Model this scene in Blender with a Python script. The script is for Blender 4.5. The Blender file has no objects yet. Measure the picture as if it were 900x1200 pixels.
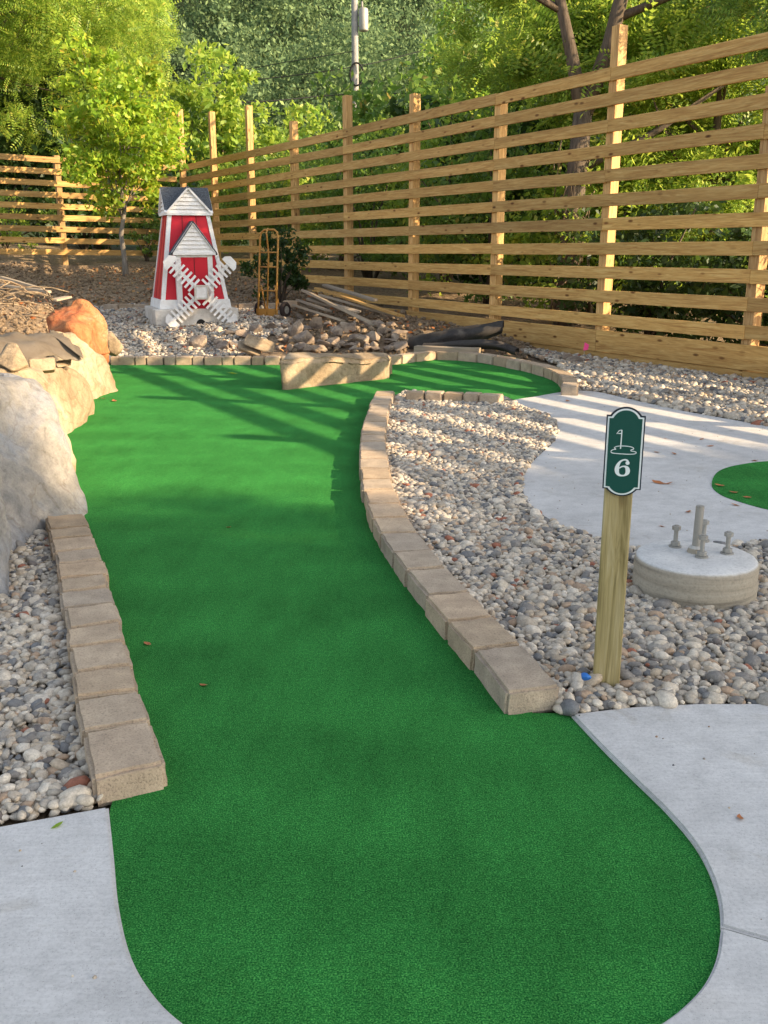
import bpy, bmesh, math, random
import numpy as np
from mathutils import Vector, Matrix, noise
PI = math.pi
R = math.radians
rng = np.random.default_rng(7)
random.seed(7)
scene = bpy.context.scene
COL = scene.collection

# ------------------------------------------------------------------ camera
W0, H0, F = 900.0, 1200.0, 1130.0
PITCH = math.atan(307.0 / F)
CH = 1.42
cp, sp = math.cos(PITCH), math.sin(PITCH)
cam = bpy.data.cameras.new('camera')
cam.sensor_fit = 'VERTICAL'
cam.sensor_height = 24.0
cam.lens = F / H0 * 24.0
cam.clip_start = 0.05
cam.clip_end = 2000
camo = bpy.data.objects.new('camera', cam)
COL.objects.link(camo)
camo.location = (0, 0, CH)
camo.rotation_euler = (PI / 2 - PITCH, 0, 0)
scene.camera = camo

def ray(px, py):
    a, b = (px - 450) / F, (600 - py) / F
    return Vector((a, cp + b * sp, -sp + b * cp))
def U(px, py, z=0.0):
    d = ray(px, py)
    t = (z - CH) / d.z
    return Vector((d.x * t, d.y * t, z))
def AT(px, py, Y):
    d = ray(px, py)
    t = Y / d.y
    return Vector((d.x * t, Y, CH + d.z * t))
def zat(Y, py):
    t = (600 - py) / F
    return CH + Y * (t * cp - sp) / (cp + t * sp)

# ------------------------------------------------------------------ terrain
def sstep(a, b, x):
    t = min(1.0, max(0.0, (x - a) / (b - a)))
    return t * t * (3 - 2 * t)
def bankline(y):
    pts = [(-5, -3.2), (3.5, -2.3), (4.6, -2.25), (5.6, -2.05), (7.5, -2.5), (9, -2.75), (11.5, -3.3), (14, -3.9), (17, -5.0), (22, -7.5), (30, -9)]
    for i in range(len(pts) - 1):
        if y <= pts[i + 1][0]:
            t = (y - pts[i][0]) / (pts[i + 1][0] - pts[i][0])
            t = max(0, t)
            return pts[i][1] * (1 - t) + pts[i + 1][1] * t
    return -9
def G(x, y):
    z = -0.03
    if y > 13:
        z += (min(y, 30) - 13) * 0.08 * sstep(13, 15, y)
    if y > 4.2:
        d = bankline(y) - x
        z += sstep(0.0, 1.3, d) * 0.50 * sstep(4.2, 5.8, y) * (1 - 0.55 * sstep(14, 21, y)) + max(0, min(d, 8) - 1.3) * 0.05
    if y > 13.2 or x < bankline(y) - .2:
        z += 0.05 * noise.noise(Vector((x * 1.1, y * 1.1, 3))) + 0.03 * noise.noise(Vector((x * 3.3, y * 3.3, 9)))
    if 12.5 < y < 19: z += .16 * math.exp(-((x + .15) / 1.1) ** 2 - ((y - 14.6) / .9) ** 2) + .10 * math.exp(-((x - .9) / 1.0) ** 2 - ((y - 14.3) / .6) ** 2)
    if y > 45:
        hx = 1 + 0.18 * math.sin(x * 0.013 + 1.0) + .1 * math.sin(x * .031)
        z += (min(y, 330) - 45) * 0.46 * hx * sstep(45, 90, y)
    return z
def hit(px, py):
    d = ray(px, py)
    t = 0.5
    while t < 300:
        p = Vector((0, 0, CH)) + d * t
        if p.z < G(p.x, p.y):
            lo, hi = t - 0.05 * max(1, t / 10), t
            for _ in range(20):
                m = (lo + hi) / 2
                q = Vector((0, 0, CH)) + d * m
                if q.z < G(q.x, q.y): hi = m
                else: lo = m
            return Vector((0, 0, CH)) + d * hi
        t += 0.05 * max(1, t / 10)
    return p

# ------------------------------------------------------------------ materials
class NT:
    def __init__(s, name):
        s.m = bpy.data.materials.new(name)
        s.m.use_nodes = True
        s.t = s.m.node_tree
        s.b = s.t.nodes['Principled BSDF']
        s.out = s.t.nodes['Material Output']
        s.b.inputs['Specular IOR Level'].default_value = 0.25
        s.tc = s.t.nodes.new('ShaderNodeTexCoord')
    def n(s, typ, **kw):
        nd = s.t.nodes.new('ShaderNode' + typ)
        for k, v in kw.items():
            if k in nd.inputs.keys():
                nd.inputs[k].default_value = v
            else:
                setattr(nd, k, v)
        return nd
    def l(s, a, b): s.t.links.new(a, b)
    def coord(s, scale=(1, 1, 1), kind='Object', rnd=False):
        mp = s.n('Mapping')
        mp.inputs['Scale'].default_value = scale
        s.l(s.tc.outputs[kind], mp.inputs['Vector'])
        if rnd:
            oi = s.n('ObjectInfo')
            mu = s.n('Math', operation='MULTIPLY'); mu.inputs[1].default_value = 37.0
            s.l(oi.outputs['Random'], mu.inputs[0])
            s.l(mu.outputs[0], mp.inputs['Location'])
        return mp.outputs[0]
    def noise(s, vec, scale, detail=4, rough=0.55, dist=0):
        nd = s.n('TexNoise')
        nd.inputs['Scale'].default_value = scale
        nd.inputs['Detail'].default_value = detail
        nd.inputs['Roughness'].default_value = rough
        nd.inputs['Distortion'].default_value = dist
        s.l(vec, nd.inputs['Vector'])
        return nd.outputs['Fac']
    def ramp(s, fac, stops, interp='LINEAR'):
        r = s.n('ValToRGB')
        r.color_ramp.interpolation = interp
        el = r.color_ramp.elements
        while len(el) < len(stops): el.new(0.5)
        for e, (p, c) in zip(el, stops):
            e.position = p
            e.color = (c[0], c[1], c[2], 1) if hasattr(c, '__len__') else (c, c, c, 1)
        s.l(fac, r.inputs[0])
        return r.outputs[0]
    def mix(s, a, b, fac, mode='MIX'):
        m = s.n('MixRGB', blend_type=mode)
        for i, v in ((0, fac), (1, a), (2, b)):
            if isinstance(v, (int, float)): m.inputs[i].default_value = v if i == 0 else (v, v, v, 1)
            elif isinstance(v, tuple): m.inputs[i].default_value = (v[0], v[1], v[2], 1)
            else: s.l(v, m.inputs[i])
        return m.outputs[0]
    def col(s, c): s.l(c, s.b.inputs['Base Color']) if not isinstance(c, tuple) else setattr(s.b.inputs['Base Color'], 'default_value', (*c, 1))
    def rough(s, v): s.b.inputs['Roughness'].default_value = v
    def bump(s, h, strength=0.5, dist=0.01):
        b = s.n('Bump'); b.inputs['Strength'].default_value = strength; b.inputs['Distance'].default_value = dist
        if getattr(s, '_bp', None): s.l(s._bp, b.inputs['Normal'])
        s.l(h, b.inputs['Height']); s.l(b.outputs[0], s.b.inputs['Normal'])
        s._bp = b.outputs[0]

M = {}
def m_turf():
    t = NT('turf'); v = t.coord()
    n1 = t.noise(v, 250, 3, 0.75); n2 = t.noise(v, 2.2, 3); n3 = t.noise(v, 60, 2)
    c = t.ramp(n1, [(0.32, (0.002, 0.045, 0.012)), (0.50, (0.022, 0.175, 0.034)), (0.68, (0.115, 0.43, 0.095))])
    c = t.mix(c, t.ramp(n3, [(0.35, 0.82), (0.7, 1.12)]), 1.0, 'MULTIPLY')
    c = t.mix(c, t.ramp(n2, [(0.3, 0.85), (0.7, 1.12)]), 1.0, 'MULTIPLY')
    n9 = t.noise(t.coord((1.4, .5, 1)), 7, 5, .65); c = t.mix(c, t.ramp(n9, [(0.3, 0.86), (0.68, 1.12)]), 1.0, 'MULTIPLY')
    n8 = t.noise(v, 330, 1, .5); c = t.mix(c, (0.42, 0.55, 0.30), t.ramp(n8, [(0.80, 0), (0.84, .6)]))
    wv = t.n('TexWave', wave_type='BANDS', bands_direction='Y'); wv.inputs['Scale'].default_value = 0.5; wv.inputs['Distortion'].default_value = 3; wv.inputs['Detail'].default_value = 2
    t.l(v, wv.inputs['Vector'])
    c = t.mix(c, t.ramp(wv.outputs['Fac'], [(0.2, 0.94), (0.8, 1.04)]), 1.0, 'MULTIPLY')
    t.col(c); t.rough(0.85); t.bump(n1, 0.9, 0.006); t.b.inputs['Specular IOR Level'].default_value = 0.05
    t.b.inputs['Sheen Weight'].default_value = 0.0
    t.b.inputs['Sheen Tint'].default_value = (0.5, 1, .4, 1)
    return t.m
def m_concrete(name='concrete', base=0.52, warm=(1, 0.985, 0.95), sc=1.0):
    t = NT(name); v = t.coord(rnd=False)
    n1 = t.noise(v, 1.3 * sc, 5, 0.6); n2 = t.noise(v, 120 * sc, 4, 0.7); n3 = t.noise(v, 12 * sc, 6, 0.65)
    c = t.ramp(n1, [(0.3, tuple(base * 0.82 * w for w in warm)), (0.7, tuple(base * 1.08 * w for w in warm))])
    c = t.mix(c, t.ramp(n3, [(0.3, 0.86), (0.55, 1.0), (0.75, 1.06)]), 1.0, 'MULTIPLY')
    nb_ = t.noise(t.coord((1.0, 14, 1)), 9, 3, .6); c = t.mix(c, t.ramp(nb_, [(.3, .93), (.7, 1.04)]), 1, 'MULTIPLY')
    ns_ = t.noise(v, 3.4, 6, .7, 1.5); c = t.mix(c, t.ramp(ns_, [(.30, (.78, .74, .68)), (.42, (1, 1, 1))]), .7, 'MULTIPLY')
    c = t.mix(c, t.ramp(n2, [(0.3, 0.78), (0.5, 1.0), (0.7, 1.1)]), 0.8, 'MULTIPLY')
    n5 = t.noise(v, 300 * sc, 1, .5)
    c = t.mix(c, t.ramp(n5, [(0.26, (0.25, 0.22, 0.18)), (0.33, (1, 1, 1))]), .55, 'MULTIPLY')
    t.col(c); t.rough(0.9); t.bump(n2, 0.35, 0.003); t.bump(n3, 0.2, 0.004)
    return t.m
def m_paver():
    t = NT('paver'); v = t.coord(rnd=True)
    oi = t.n('ObjectInfo')
    base = t.ramp(oi.outputs['Random'], [(0, (0.35, 0.265, 0.175)), (0.35, (0.45, 0.355, 0.25)), (0.65, (0.37, 0.31, 0.24)), (1, (0.50, 0.375, 0.25))])
    n1 = t.noise(v, 9, 5, 0.6); n2 = t.noise(v, 160, 3, 0.7); n3 = t.noise(v, 60, 3, 0.7)
    c = t.mix(base, t.ramp(n1, [(0.3, (0.72, 0.70, 0.69)), (0.6, (1.02, 1, 0.98)), (.75, (1.2, 1.17, 1.1))]), 1, 'MULTIPLY')
    c = t.mix(c, t.ramp(n2, [(0.32, 0.55), (0.46, 0.98), (0.7, 1.15)]), 0.9, 'MULTIPLY')
    t.col(c); t.rough(0.92); t.bump(n2, 0.6, 0.004); t.bump(n3, 0.5, 0.006)
    return t.m
def m_pebble():
    t = NT('pebble'); v = t.coord()
    ge = t.n('NewGeometry')
    base = t.ramp(ge.outputs['Random Per Island'], [
        (0.0, (0.55, 0.51, 0.44)), (0.12, (0.42, 0.39, 0.34)), (0.22, (0.62, 0.57, 0.49)), (0.34, (0.24, 0.235, 0.23)),
        (0.44, (0.50, 0.43, 0.34)), (0.54, (0.66, 0.62, 0.55)), (0.64, (0.36, 0.345, 0.32)), (0.74, (0.52, 0.47, 0.40)),
        (0.82, (0.19, 0.20, 0.215)), (0.88, (0.44, 0.33, 0.24)), (0.94, (0.60, 0.55, 0.47)), (0.965, (0.17, 0.155, 0.15)),
        (0.985, (0.34, 0.14, 0.09))], 'CONSTANT')
    n1 = t.noise(v, 70, 4, 0.6); n2 = t.noise(v, 260, 2, 0.6)
    c = t.mix(base, t.ramp(n1, [(0.3, (0.72, 0.70, 0.68)), (0.65, (1.12, 1.11, 1.08))]), 1, 'MULTIPLY')
    c = t.mix(c, t.ramp(n2, [(0.35, 0.85), (0.6, 1.05)]), 1, 'MULTIPLY')
    t.col(c); c = t.mix(c, (0.85, 0.81, 0.76), 1, 'MULTIPLY'); t.col(c); t.rough(0.7); t.bump(n1, 0.3, 0.004)
    return t.m
def m_dirt():
    t = NT('dirt'); v = t.coord()
    n1 = t.noise(v, 0.8, 5, 0.6); n2 = t.noise(v, 14, 5, 0.7); n3 = t.noise(v, 60, 4, 0.7)
    c = t.ramp(n2, [(0.3, (0.15, 0.105, 0.065)), (0.5, (0.30, 0.215, 0.135)), (0.7, (0.44, 0.33, 0.21))])
    c = t.mix(c, t.ramp(n1, [(0.35, 0.75), (0.65, 1.15)]), 1, 'MULTIPLY')
    c = t.mix(c, t.ramp(n3, [(0.35, 0.6), (0.6, 1.1), (0.75, 1.5)]), 1, 'MULTIPLY')
    # far hillside ground turns to dark green
    sx = t.n('SeparateXYZ'); t.l(t.tc.outputs['Object'], sx.inputs[0])
    mr = t.n('MapRange'); mr.inputs['From Min'].default_value = 26; mr.inputs['From Max'].default_value = 40
    t.l(sx.outputs['Y'], mr.inputs['Value'])
    c = t.mix(c, (0.028, 0.045, 0.016), mr.outputs[0])
    t.col(c); t.rough(0.95); t.bump(n2, 0.9, 0.06); t.bump(n3, 0.8, 0.02)
    return t.m
def m_wood(name, c1, c2, c3, knots=0.9, sc=1.0, weather=0.0, axis=0):
    # grain runs along local axis
    t = NT(name)
    s = [1, 1, 1]; s[axis] = 0.06
    v = t.coord(tuple(x * sc for x in s), rnd=True)
    s2 = [9, 9, 9]; s2[axis] = 3.4
    vk = t.coord(tuple(x * sc for x in s2), rnd=True)
    n0 = t.noise(v, 3, 3, 0.5, 0.6)
    n1 = t.noise(v, 34, 4, 0.6, 1.2); n2 = t.noise(v, 160, 3, 0.6)
    c = t.ramp(n1, [(0.3, c1), (0.5, c2), (0.68, c3)])
    c = t.mix(c, t.ramp(n0, [(0.35, 0.84), (0.65, 1.12)]), 1, 'MULTIPLY')
    c = t.mix(c, t.ramp(n2, [(0.3, 0.8), (0.6, 1.06)]), 0.8, 'MULTIPLY')
    oi = t.n('ObjectInfo')
    c = t.mix(c, t.ramp(oi.outputs['Random'], [(0, (0.80, 0.80, 0.82)), (0.5, (1, 0.98, 0.95)), (1, (1.16, 1.12, 1.02))]), 1, 'MULTIPLY')
    vo = t.n('TexVoronoi'); vo.inputs['Scale'].default_value = 1.0; t.l(vk, vo.inputs['Vector'])
    k = t.ramp(vo.outputs['Distance'], [(0.05, (0.10, 0.05, 0.022)), (0.11, (0.30, 0.17, 0.08)), (0.2, (1, 1, 1))])
    kn = t.noise(v, 1.3, 2, .5); kf = t.ramp(kn, [(.42, .15), (.55, knots)]); c = t.mix(c, k, kf, 'MULTIPLY')
    if weather:
        c = t.mix(c, (0.30, 0.27, 0.23), weather)
    t.col(c); t.rough(0.7); t.bump(n2, 0.35, 0.003); t.bump(n1, 0.25, 0.004)
    return t.m
def m_paint(name, c, rough=0.55, dirt=0.35, metal=0.0):
    t = NT(name); v = t.coord()
    n1 = t.noise(v, 5, 6, 0.65); n2 = t.noise(v, 45, 4, 0.7)
    cc = t.mix(c, t.ramp(n1, [(0.25, (0.62, 0.55, 0.46)), (0.6, (1, 1, 1))]), dirt, 'MULTIPLY')
    cc = t.mix(cc, t.ramp(n2, [(0.28, (0.55, 0.5, 0.45)), (0.42, (1, 1, 1))]), dirt, 'MULTIPLY')
    t.col(cc); t.rough(rough); t.b.inputs['Metallic'].default_value = metal; t.bump(n2, 0.15, 0.003)
    return t.m
def m_rock(name, cs, sc=1.0, bump=0.8, vein=0.4):
    t = NT(name); v = t.coord(rnd=True)
    n1 = t.noise(v, 2.4 * sc, 6, 0.62, 0.4); n2 = t.noise(v, 18 * sc, 6, 0.7); n3 = t.noise(v, 90 * sc, 3, 0.7)
    c = t.ramp(n1, [(0.28, cs[0]), (0.45, cs[1]), (0.58, cs[2]), (0.72, cs[3])])
    c = t.mix(c, t.ramp(n2, [(0.3, 0.66), (0.5, 1.0), (0.7, 1.15)]), 0.9, 'MULTIPLY')
    c = t.mix(c, t.ramp(n3, [(0.3, 0.8), (0.6, 1.08)]), 0.8, 'MULTIPLY')
    vo = t.n('TexNoise'); vo.inputs['Scale'].default_value = 1.7 * sc; vo.inputs['Detail'].default_value = 5; vo.inputs['Distortion'].default_value = 1.6
    t.l(v, vo.inputs['Vector'])
    c = t.mix(c, t.ramp(vo.outputs['Fac'], [(0.485, (1, 1, 1)), (0.5, (0.5, 0.4, 0.3)), (0.515, (1, 1, 1))]), vein, 'MULTIPLY')
    t.col(c); t.rough(0.9); t.bump(n1, bump * 0.5, 0.05); t.bump(n2, bump, 0.02); t.bump(n3, bump * 0.6, 0.005)
    return t.m
def m_leaf(name, stops, trans=0.45, tcol=(0.35, 0.5, 0.06)):
    t = NT(name)
    ge = t.n('NewGeometry'); v = t.coord()
    c = t.ramp(ge.outputs['Random Per Island'], stops)
    n1 = t.noise(v, 0.9, 2)
    c = t.mix(c, t.ramp(n1, [(0.3, 0.65), (0.7, 1.25)]), 1, 'MULTIPLY')
    t.col(c); t.rough(0.45); t.b.inputs['Specular IOR Level'].default_value = 0.3
    tr = t.n('BsdfTranslucent')
    t.l(t.mix(c, tcol, 0.5, 'MIX'), tr.inputs['Color'])
    ms = t.n('MixShader'); ms.inputs[0].default_value = trans
    t.l(t.b.outputs[0], ms.inputs[1]); t.l(tr.outputs[0], ms.inputs[2]); t.l(ms.outputs[0], t.out.inputs['Surface'])
    return t.m
def m_bark(name='bark', c1=(0.05, 0.038, 0.028), c2=(0.16, 0.125, 0.09)):
    t = NT(name); v = t.coord((1, 1, 0.2))
    n1 = t.noise(v, 22, 5, 0.7); t.col(t.ramp(n1, [(0.3, c1), (0.7, c2)])); t.rough(0.95); t.bump(n1, 0.9, 0.02)
    return t.m
def m_shingle():
    t = NT('shingle'); v = t.coord()
    br = t.n('TexNoise'); br.inputs['Scale'].default_value = 60; t.l(v, br.inputs['Vector'])
    t.col(t.ramp(br.outputs['Fac'], [(0.3, (0.02, 0.025, 0.03)), (0.7, (0.11, 0.12, 0.135))])); t.rough(0.9); t.bump(br.outputs['Fac'], .5, .004)
    return t.m
M['turf'] = m_turf(); M['concrete'] = m_concrete(base=0.53, warm=(1.0, 0.975, 0.93)); M['pier'] = m_concrete('pier_concrete', 0.46, (1, 0.93, 0.84), 2.0)
M['paver'] = m_paver(); M['pebble'] = m_pebble(); M['dirt'] = m_dirt()
M['pine'] = m_wood('pine', (0.33, 0.17, 0.052), (0.47, 0.28, 0.092), (0.57, 0.375, 0.145))
M['pine_post'] = m_wood('pine_post', (0.32, 0.17, 0.065), (0.50, 0.30, 0.12), (0.62, 0.41, 0.18), axis=2)
M['sign_post'] = m_wood('treated_post', (0.22, 0.17, 0.06), (0.42, 0.335, 0.145), (0.52, 0.43, 0.22), axis=2, knots=.75, sc=1.25)
M['old_board'] = m_wood('old_board', (0.20, 0.15, 0.10), (0.33, 0.26, 0.18), (0.43, 0.35, 0.25), weather=0.3, knots=0.5)
M['red'] = m_paint('red_paint', (0.50, 0.008, 0.022), 0.5, 0.25); M['white'] = m_paint('white_paint', (0.74, 0.73, 0.71), 0.6, 0.5)
M['base_white'] = m_paint('worn_white', (0.60, 0.555, 0.49), 0.8, 0.9)
M['shingle'] = m_shingle(); M['black'] = m_paint('black', (0.012, 0.012, 0.012), 0.8, 0)
M['gold'] = m_paint('gold_paint', (0.46, 0.235, 0.055), 0.45, 0.5); M['rubber'] = m_paint('rubber', (0.035, 0.025, 0.022), 0.8, 0.4)
M['steel'] = m_paint('galvanised', (0.33, 0.32, 0.29), 0.6, 0.5, 0.35)
M['sign_green'] = m_paint('sign_green', (0.006, 0.065, 0.05), 0.4, 0.12); M['sign_white'] = m_paint('sign_white', (0.66, 0.72, 0.70), 0.5, 0.05)
M['sign_edge'] = m_paint('sign_edge', (0.01, 0.018, 0.03), 0.5, 0)
M['rock_grey'] = m_rock('rock_grey', [(0.15, 0.145, 0.14), (0.24, 0.222, 0.195), (0.22, 0.225, 0.235), (0.31, 0.295, 0.265)], bump=.7)
M['rock_tan'] = m_rock('rock_tan', [(0.19, 0.135, 0.082), (0.28, 0.21, 0.13), (0.34, 0.265, 0.175), (0.38, 0.32, 0.24)], sc=.8, bump=.9)
M['rock_orange'] = m_rock('rock_orange', [(0.36, 0.27, 0.16), (0.38, 0.16, 0.065), (0.35, 0.105, 0.04), (0.38, 0.21, 0.11)], bump=1.0)
M['rubble'] = m_rock('rubble', [(0.13, 0.10, 0.08), (0.23, 0.18, 0.14), (0.31, 0.245, 0.18), (0.40, 0.32, 0.235)], sc=2.5)
M['fabric'] = m_rock('landscape_fabric', [(0.025, 0.022, 0.020), (0.05, 0.045, 0.04), (0.035, 0.03, 0.028), (0.12, 0.10, 0.08)], bump=.2, vein=0)
M['fabric_tan'] = m_paint('dusty_fabric', (0.14, 0.115, 0.085), 0.6, 0.8)
M['bark'] = m_bark(); M['bark_grey'] = m_bark('bark_grey', (0.11, 0.095, 0.08), (0.26, 0.23, 0.19))
M['vine'] = m_bark('dry_vine', (0.12, 0.08, 0.05), (0.33, 0.25, 0.16))
M['pole'] = m_bark('weathered_pole', (0.20, 0.19, 0.175), (0.34, 0.32, 0.295))
M['pink'] = m_paint('pink', (0.75, 0.06, 0.22), 0.5, 0)
M['blue'] = m_paint('blue', (0.03, 0.14, 0.42), 0.5, 0)
M['dead_leaf'] = m_leaf('dead_leaf', [(0, (0.50, 0.17, 0.05)), (0.4, (0.36, 0.13, 0.045)), (0.7, (0.42, 0.25, 0.09)), (1, (0.22, 0.13, 0.06))], 0.1, (0.4, 0.2, 0.05))
M['leaf_yellow'] = m_leaf('leaf_yellow', [(0, (0.16, 0.30, 0.025)), (0.5, (0.27, 0.42, 0.04)), (0.85, (0.42, 0.52, 0.06)), (1, (0.50, 0.36, 0.05))], 0.5, (0.58, 0.72, 0.06))
M['leaf_bright'] = m_leaf('leaf_bright', [(0, (0.11, 0.21, 0.03)), (0.5, (0.21, 0.33, 0.045)), (0.9, (0.37, 0.46, 0.07)), (1, (0.46, 0.42, 0.09))], 0.5, (0.62, 0.77, 0.10))
M['leaf_mid'] = m_leaf('leaf_mid', [(0, (0.06, 0.13, 0.025)), (0.5, (0.12, 0.22, 0.04)), (0.92, (0.22, 0.32, 0.07)), (1, (0.34, 0.22, 0.06))], 0.45, (0.32, 0.50, 0.07))
M['leaf_dark'] = m_leaf('leaf_dark', [(0, (0.018, 0.045, 0.012)), (0.6, (0.035, 0.075, 0.018)), (1, (0.06, 0.10, 0.025))], 0.3, (0.14, 0.24, 0.03))  # dark green; for bushes behind the fences, understorey shade is in the colour
M['leaf_far'] = m_leaf('leaf_far', [(0, (0.11, 0.175, 0.085)), (0.5, (0.16, 0.235, 0.11)), (1, (0.24, 0.32, 0.14))], 0.35, (0.22, 0.33, 0.13))  # paler, greyer green: distance haze is put into the leaf colour
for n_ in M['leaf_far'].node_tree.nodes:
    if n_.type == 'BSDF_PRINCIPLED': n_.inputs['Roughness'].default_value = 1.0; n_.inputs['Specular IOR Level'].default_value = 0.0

# ------------------------------------------------------------------ object helpers
def mkobj(name, me, mat, parent=None):
    o = bpy.data.objects.new(name, me)
    COL.objects.link(o)
    if mat is not None: me.materials.append(M[mat] if isinstance(mat, str) else mat)
    if parent is not None: o.parent = parent
    return o
def tag(o, label=None, cat=None, group=None, kind=None):
    if label: o['label'] = label
    if cat: o['category'] = cat
    if group: o['group'] = group
    if kind: o['kind'] = kind
    return o
def thing(name, label, cat, loc=(0, 0, 0), rz=0, group=None):
    o = bpy.data.objects.new(name, None); COL.objects.link(o)
    o.empty_display_size = 0.1
    o.location = loc; o.rotation_euler = (0, 0, rz)
    return tag(o, label, cat, group)
def copy_tree(o, parent=None):
    c = o.copy(); COL.objects.link(c)
    if parent is not None: c.parent = parent
    for ch in [x for x in bpy.data.objects if x.parent == o]:
        copy_tree(ch, c)
    return c
class MB:
    def __init__(s): s.v = []; s.f = []
    def add(s, vs, fs, mat=None):
        k = len(s.v)
        for p in vs: s.v.append((mat @ Vector(p))[:] if mat is not None else tuple(p))
        for f in fs: s.f.append(tuple(i + k for i in f))
        return s
    def box(s, x0, x1, y0, y1, z0, z1, mat=None):
        vs = [(x0, y0, z0), (x1, y0, z0), (x1, y1, z0), (x0, y1, z0), (x0, y0, z1), (x1, y0, z1), (x1, y1, z1), (x0, y1, z1)]
        fs = [(3, 2, 1, 0), (4, 5, 6, 7), (0, 1, 5, 4), (1, 2, 6, 5), (2, 3, 7, 6), (3, 0, 4, 7)]
        return s.add(vs, fs, mat)
    def hexa(s, b, t):
        return s.add(list(b) + list(t), [(3, 2, 1, 0), (4, 5, 6, 7), (0, 1, 5, 4), (1, 2, 6, 5), (2, 3, 7, 6), (3, 0, 4, 7)])
    def bar(s, p0, p1, w, h, up=(0, 0, 1)):
        p0, p1 = Vector(p0), Vector(p1); d = (p1 - p0); L = d.length; x = d.normalized()
        y = Vector(up).cross(x)
        if y.length < 1e-4: y = Vector((0, 1, 0)).cross(x)
        y.normalize(); z = x.cross(y)
        m = Matrix(((x.x, y.x, z.x, p0.x), (x.y, y.y, z.y, p0.y), (x.z, y.z, z.z, p0.z), (0, 0, 0, 1)))
        return s.box(0, L, -w / 2, w / 2, -h / 2, h / 2, m)
    def tube(s, pts, r, n=8, cap=True):
        pts = [Vector(p) for p in pts]
        rs = r if hasattr(r, '__len__') else [r] * len(pts)
        k = len(s.v); ref = None
        for i, p in enumerate(pts):
            d = (pts[min(i + 1, len(pts) - 1)] - pts[max(i - 1, 0)]).normalized()
            if ref is None:
                ref = d.orthogonal().normalized()
            ref = (ref - d * ref.dot(d)).normalized()
            b = d.cross(ref)
            for j in range(n):
                a = 2 * PI * j / n
                s.v.append((p + (ref * math.cos(a) + b * math.sin(a)) * rs[i])[:])
        for i in range(len(pts) - 1):
            for j in range(n):
                a, b2 = k + i * n + j, k + i * n + (j + 1) % n
                s.f.append((a, b2, b2 + n, a + n))
        if cap:
            s.f.append(tuple(k + j for j in reversed(range(n))))
            s.f.append(tuple(k + (len(pts) - 1) * n + j for j in range(n)))
        return s
    def prism(s, poly, a0, a1, fn):
        # poly: 2d points; fn(u,v,a) -> 3d
        n = len(poly)
        return s.add([fn(u, v, a0) for u, v in poly] + [fn(u, v, a1) for u, v in poly],
              [tuple(reversed(range(n))), tuple(range(n, 2 * n))] + [(i, (i + 1) % n, n + (i + 1) % n, n + i) for i in range(n)])
    def build(s, name, mat, parent=None, smooth=False, bevel=0, seg=2):
        me = bpy.data.meshes.new(name)
        me.from_pydata(s.v, [], s.f)
        bm = bmesh.new(); bm.from_mesh(me); bmesh.ops.recalc_face_normals(bm, faces=bm.faces); bm.to_mesh(me); bm.free()
        if smooth: me.shade_smooth()
        o = mkobj(name, me, mat, parent)
        if bevel:
            md = o.modifiers.new('bevel', 'BEVEL'); md.width = bevel; md.segments = seg; md.limit_method = 'ANGLE'
            md.angle_limit = R(40)
        return o
def np_mesh(name, V, Fq, mat, parent=None, smooth=False):
    """V (n,3) ; Fq (m,k) int, constant polygon size"""
    me = bpy.data.meshes.new(name)
    m, k = Fq.shape
    me.vertices.add(len(V)); me.vertices.foreach_set('co', V.astype(np.float32).ravel())
    me.loops.add(m * k); me.loops.foreach_set('vertex_index', Fq.astype(np.int32).ravel())
    me.polygons.add(m)
    me.polygons.foreach_set('loop_start', np.arange(0, m * k, k, dtype=np.int32))
    if smooth: me.polygons.foreach_set('use_smooth', np.ones(m, dtype=bool))
    me.update(calc_edges=True); me.validate()
    return mkobj(name, me, mat, parent)
def catmull(pts, n=6, closed=False):
    P = [Vector(p) for p in pts]; out = []; N = len(P)
    rngi = range(N if closed else N - 1)
    for i in rngi:
        if closed: p0, p1, p2, p3 = P[(i - 1) % N], P[i], P[(i + 1) % N], P[(i + 2) % N]
        else: p0, p1, p2, p3 = P[max(i - 1, 0)], P[i], P[i + 1], P[min(i + 2, N - 1)]
        for j in range(n):
            t = j / n
            out.append(0.5 * ((2 * p1) + (-p0 + p2) * t + (2 * p0 - 5 * p1 + 4 * p2 - p3) * t * t + (-p0 + 3 * p1 - 3 * p2 + p3) * t ** 3))
    if not closed: out.append(P[-1])
    return out
def sheet(name, pts2, ztop, thick, mat, bevel=0.0):
    bm = bmesh.new()
    vs = [bm.verts.new((p[0], p[1], ztop - thick)) for p in pts2]
    f = bm.faces.new(vs)
    r = bmesh.ops.extrude_face_region(bm, geom=[f])
    tv = [g for g in r['geom'] if isinstance(g, bmesh.types.BMVert)]
    bmesh.ops.translate(bm, verts=tv, vec=(0, 0, thick))
    bmesh.ops.recalc_face_normals(bm, faces=bm.faces)
    if bevel:
        es = [e for e in bm.edges if all(abs(v.co.z - ztop) < 1e-5 for v in e.verts) and len(e.link_faces) == 2]
        bmesh.ops.bevel(bm, geom=es, offset=bevel, segments=2, affect='EDGES')
    me = bpy.data.meshes.new(name); bm.to_mesh(me); bm.free()
    return mkobj(name, me, mat)
def inpoly(X, Y, poly):
    inside = np.zeros(len(X), bool); n = len(poly)
    for i in range(n):
        x1, y1 = poly[i][0], poly[i][1]; x2, y2 = poly[(i + 1) % n][0], poly[(i + 1) % n][1]
        c = ((y1 > Y) != (y2 > Y))
        xi = (x2 - x1) * (Y - y1) / ((y2 - y1) if y2 != y1 else 1e-9) + x1
        inside ^= c & (X < xi)
    return inside

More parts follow.
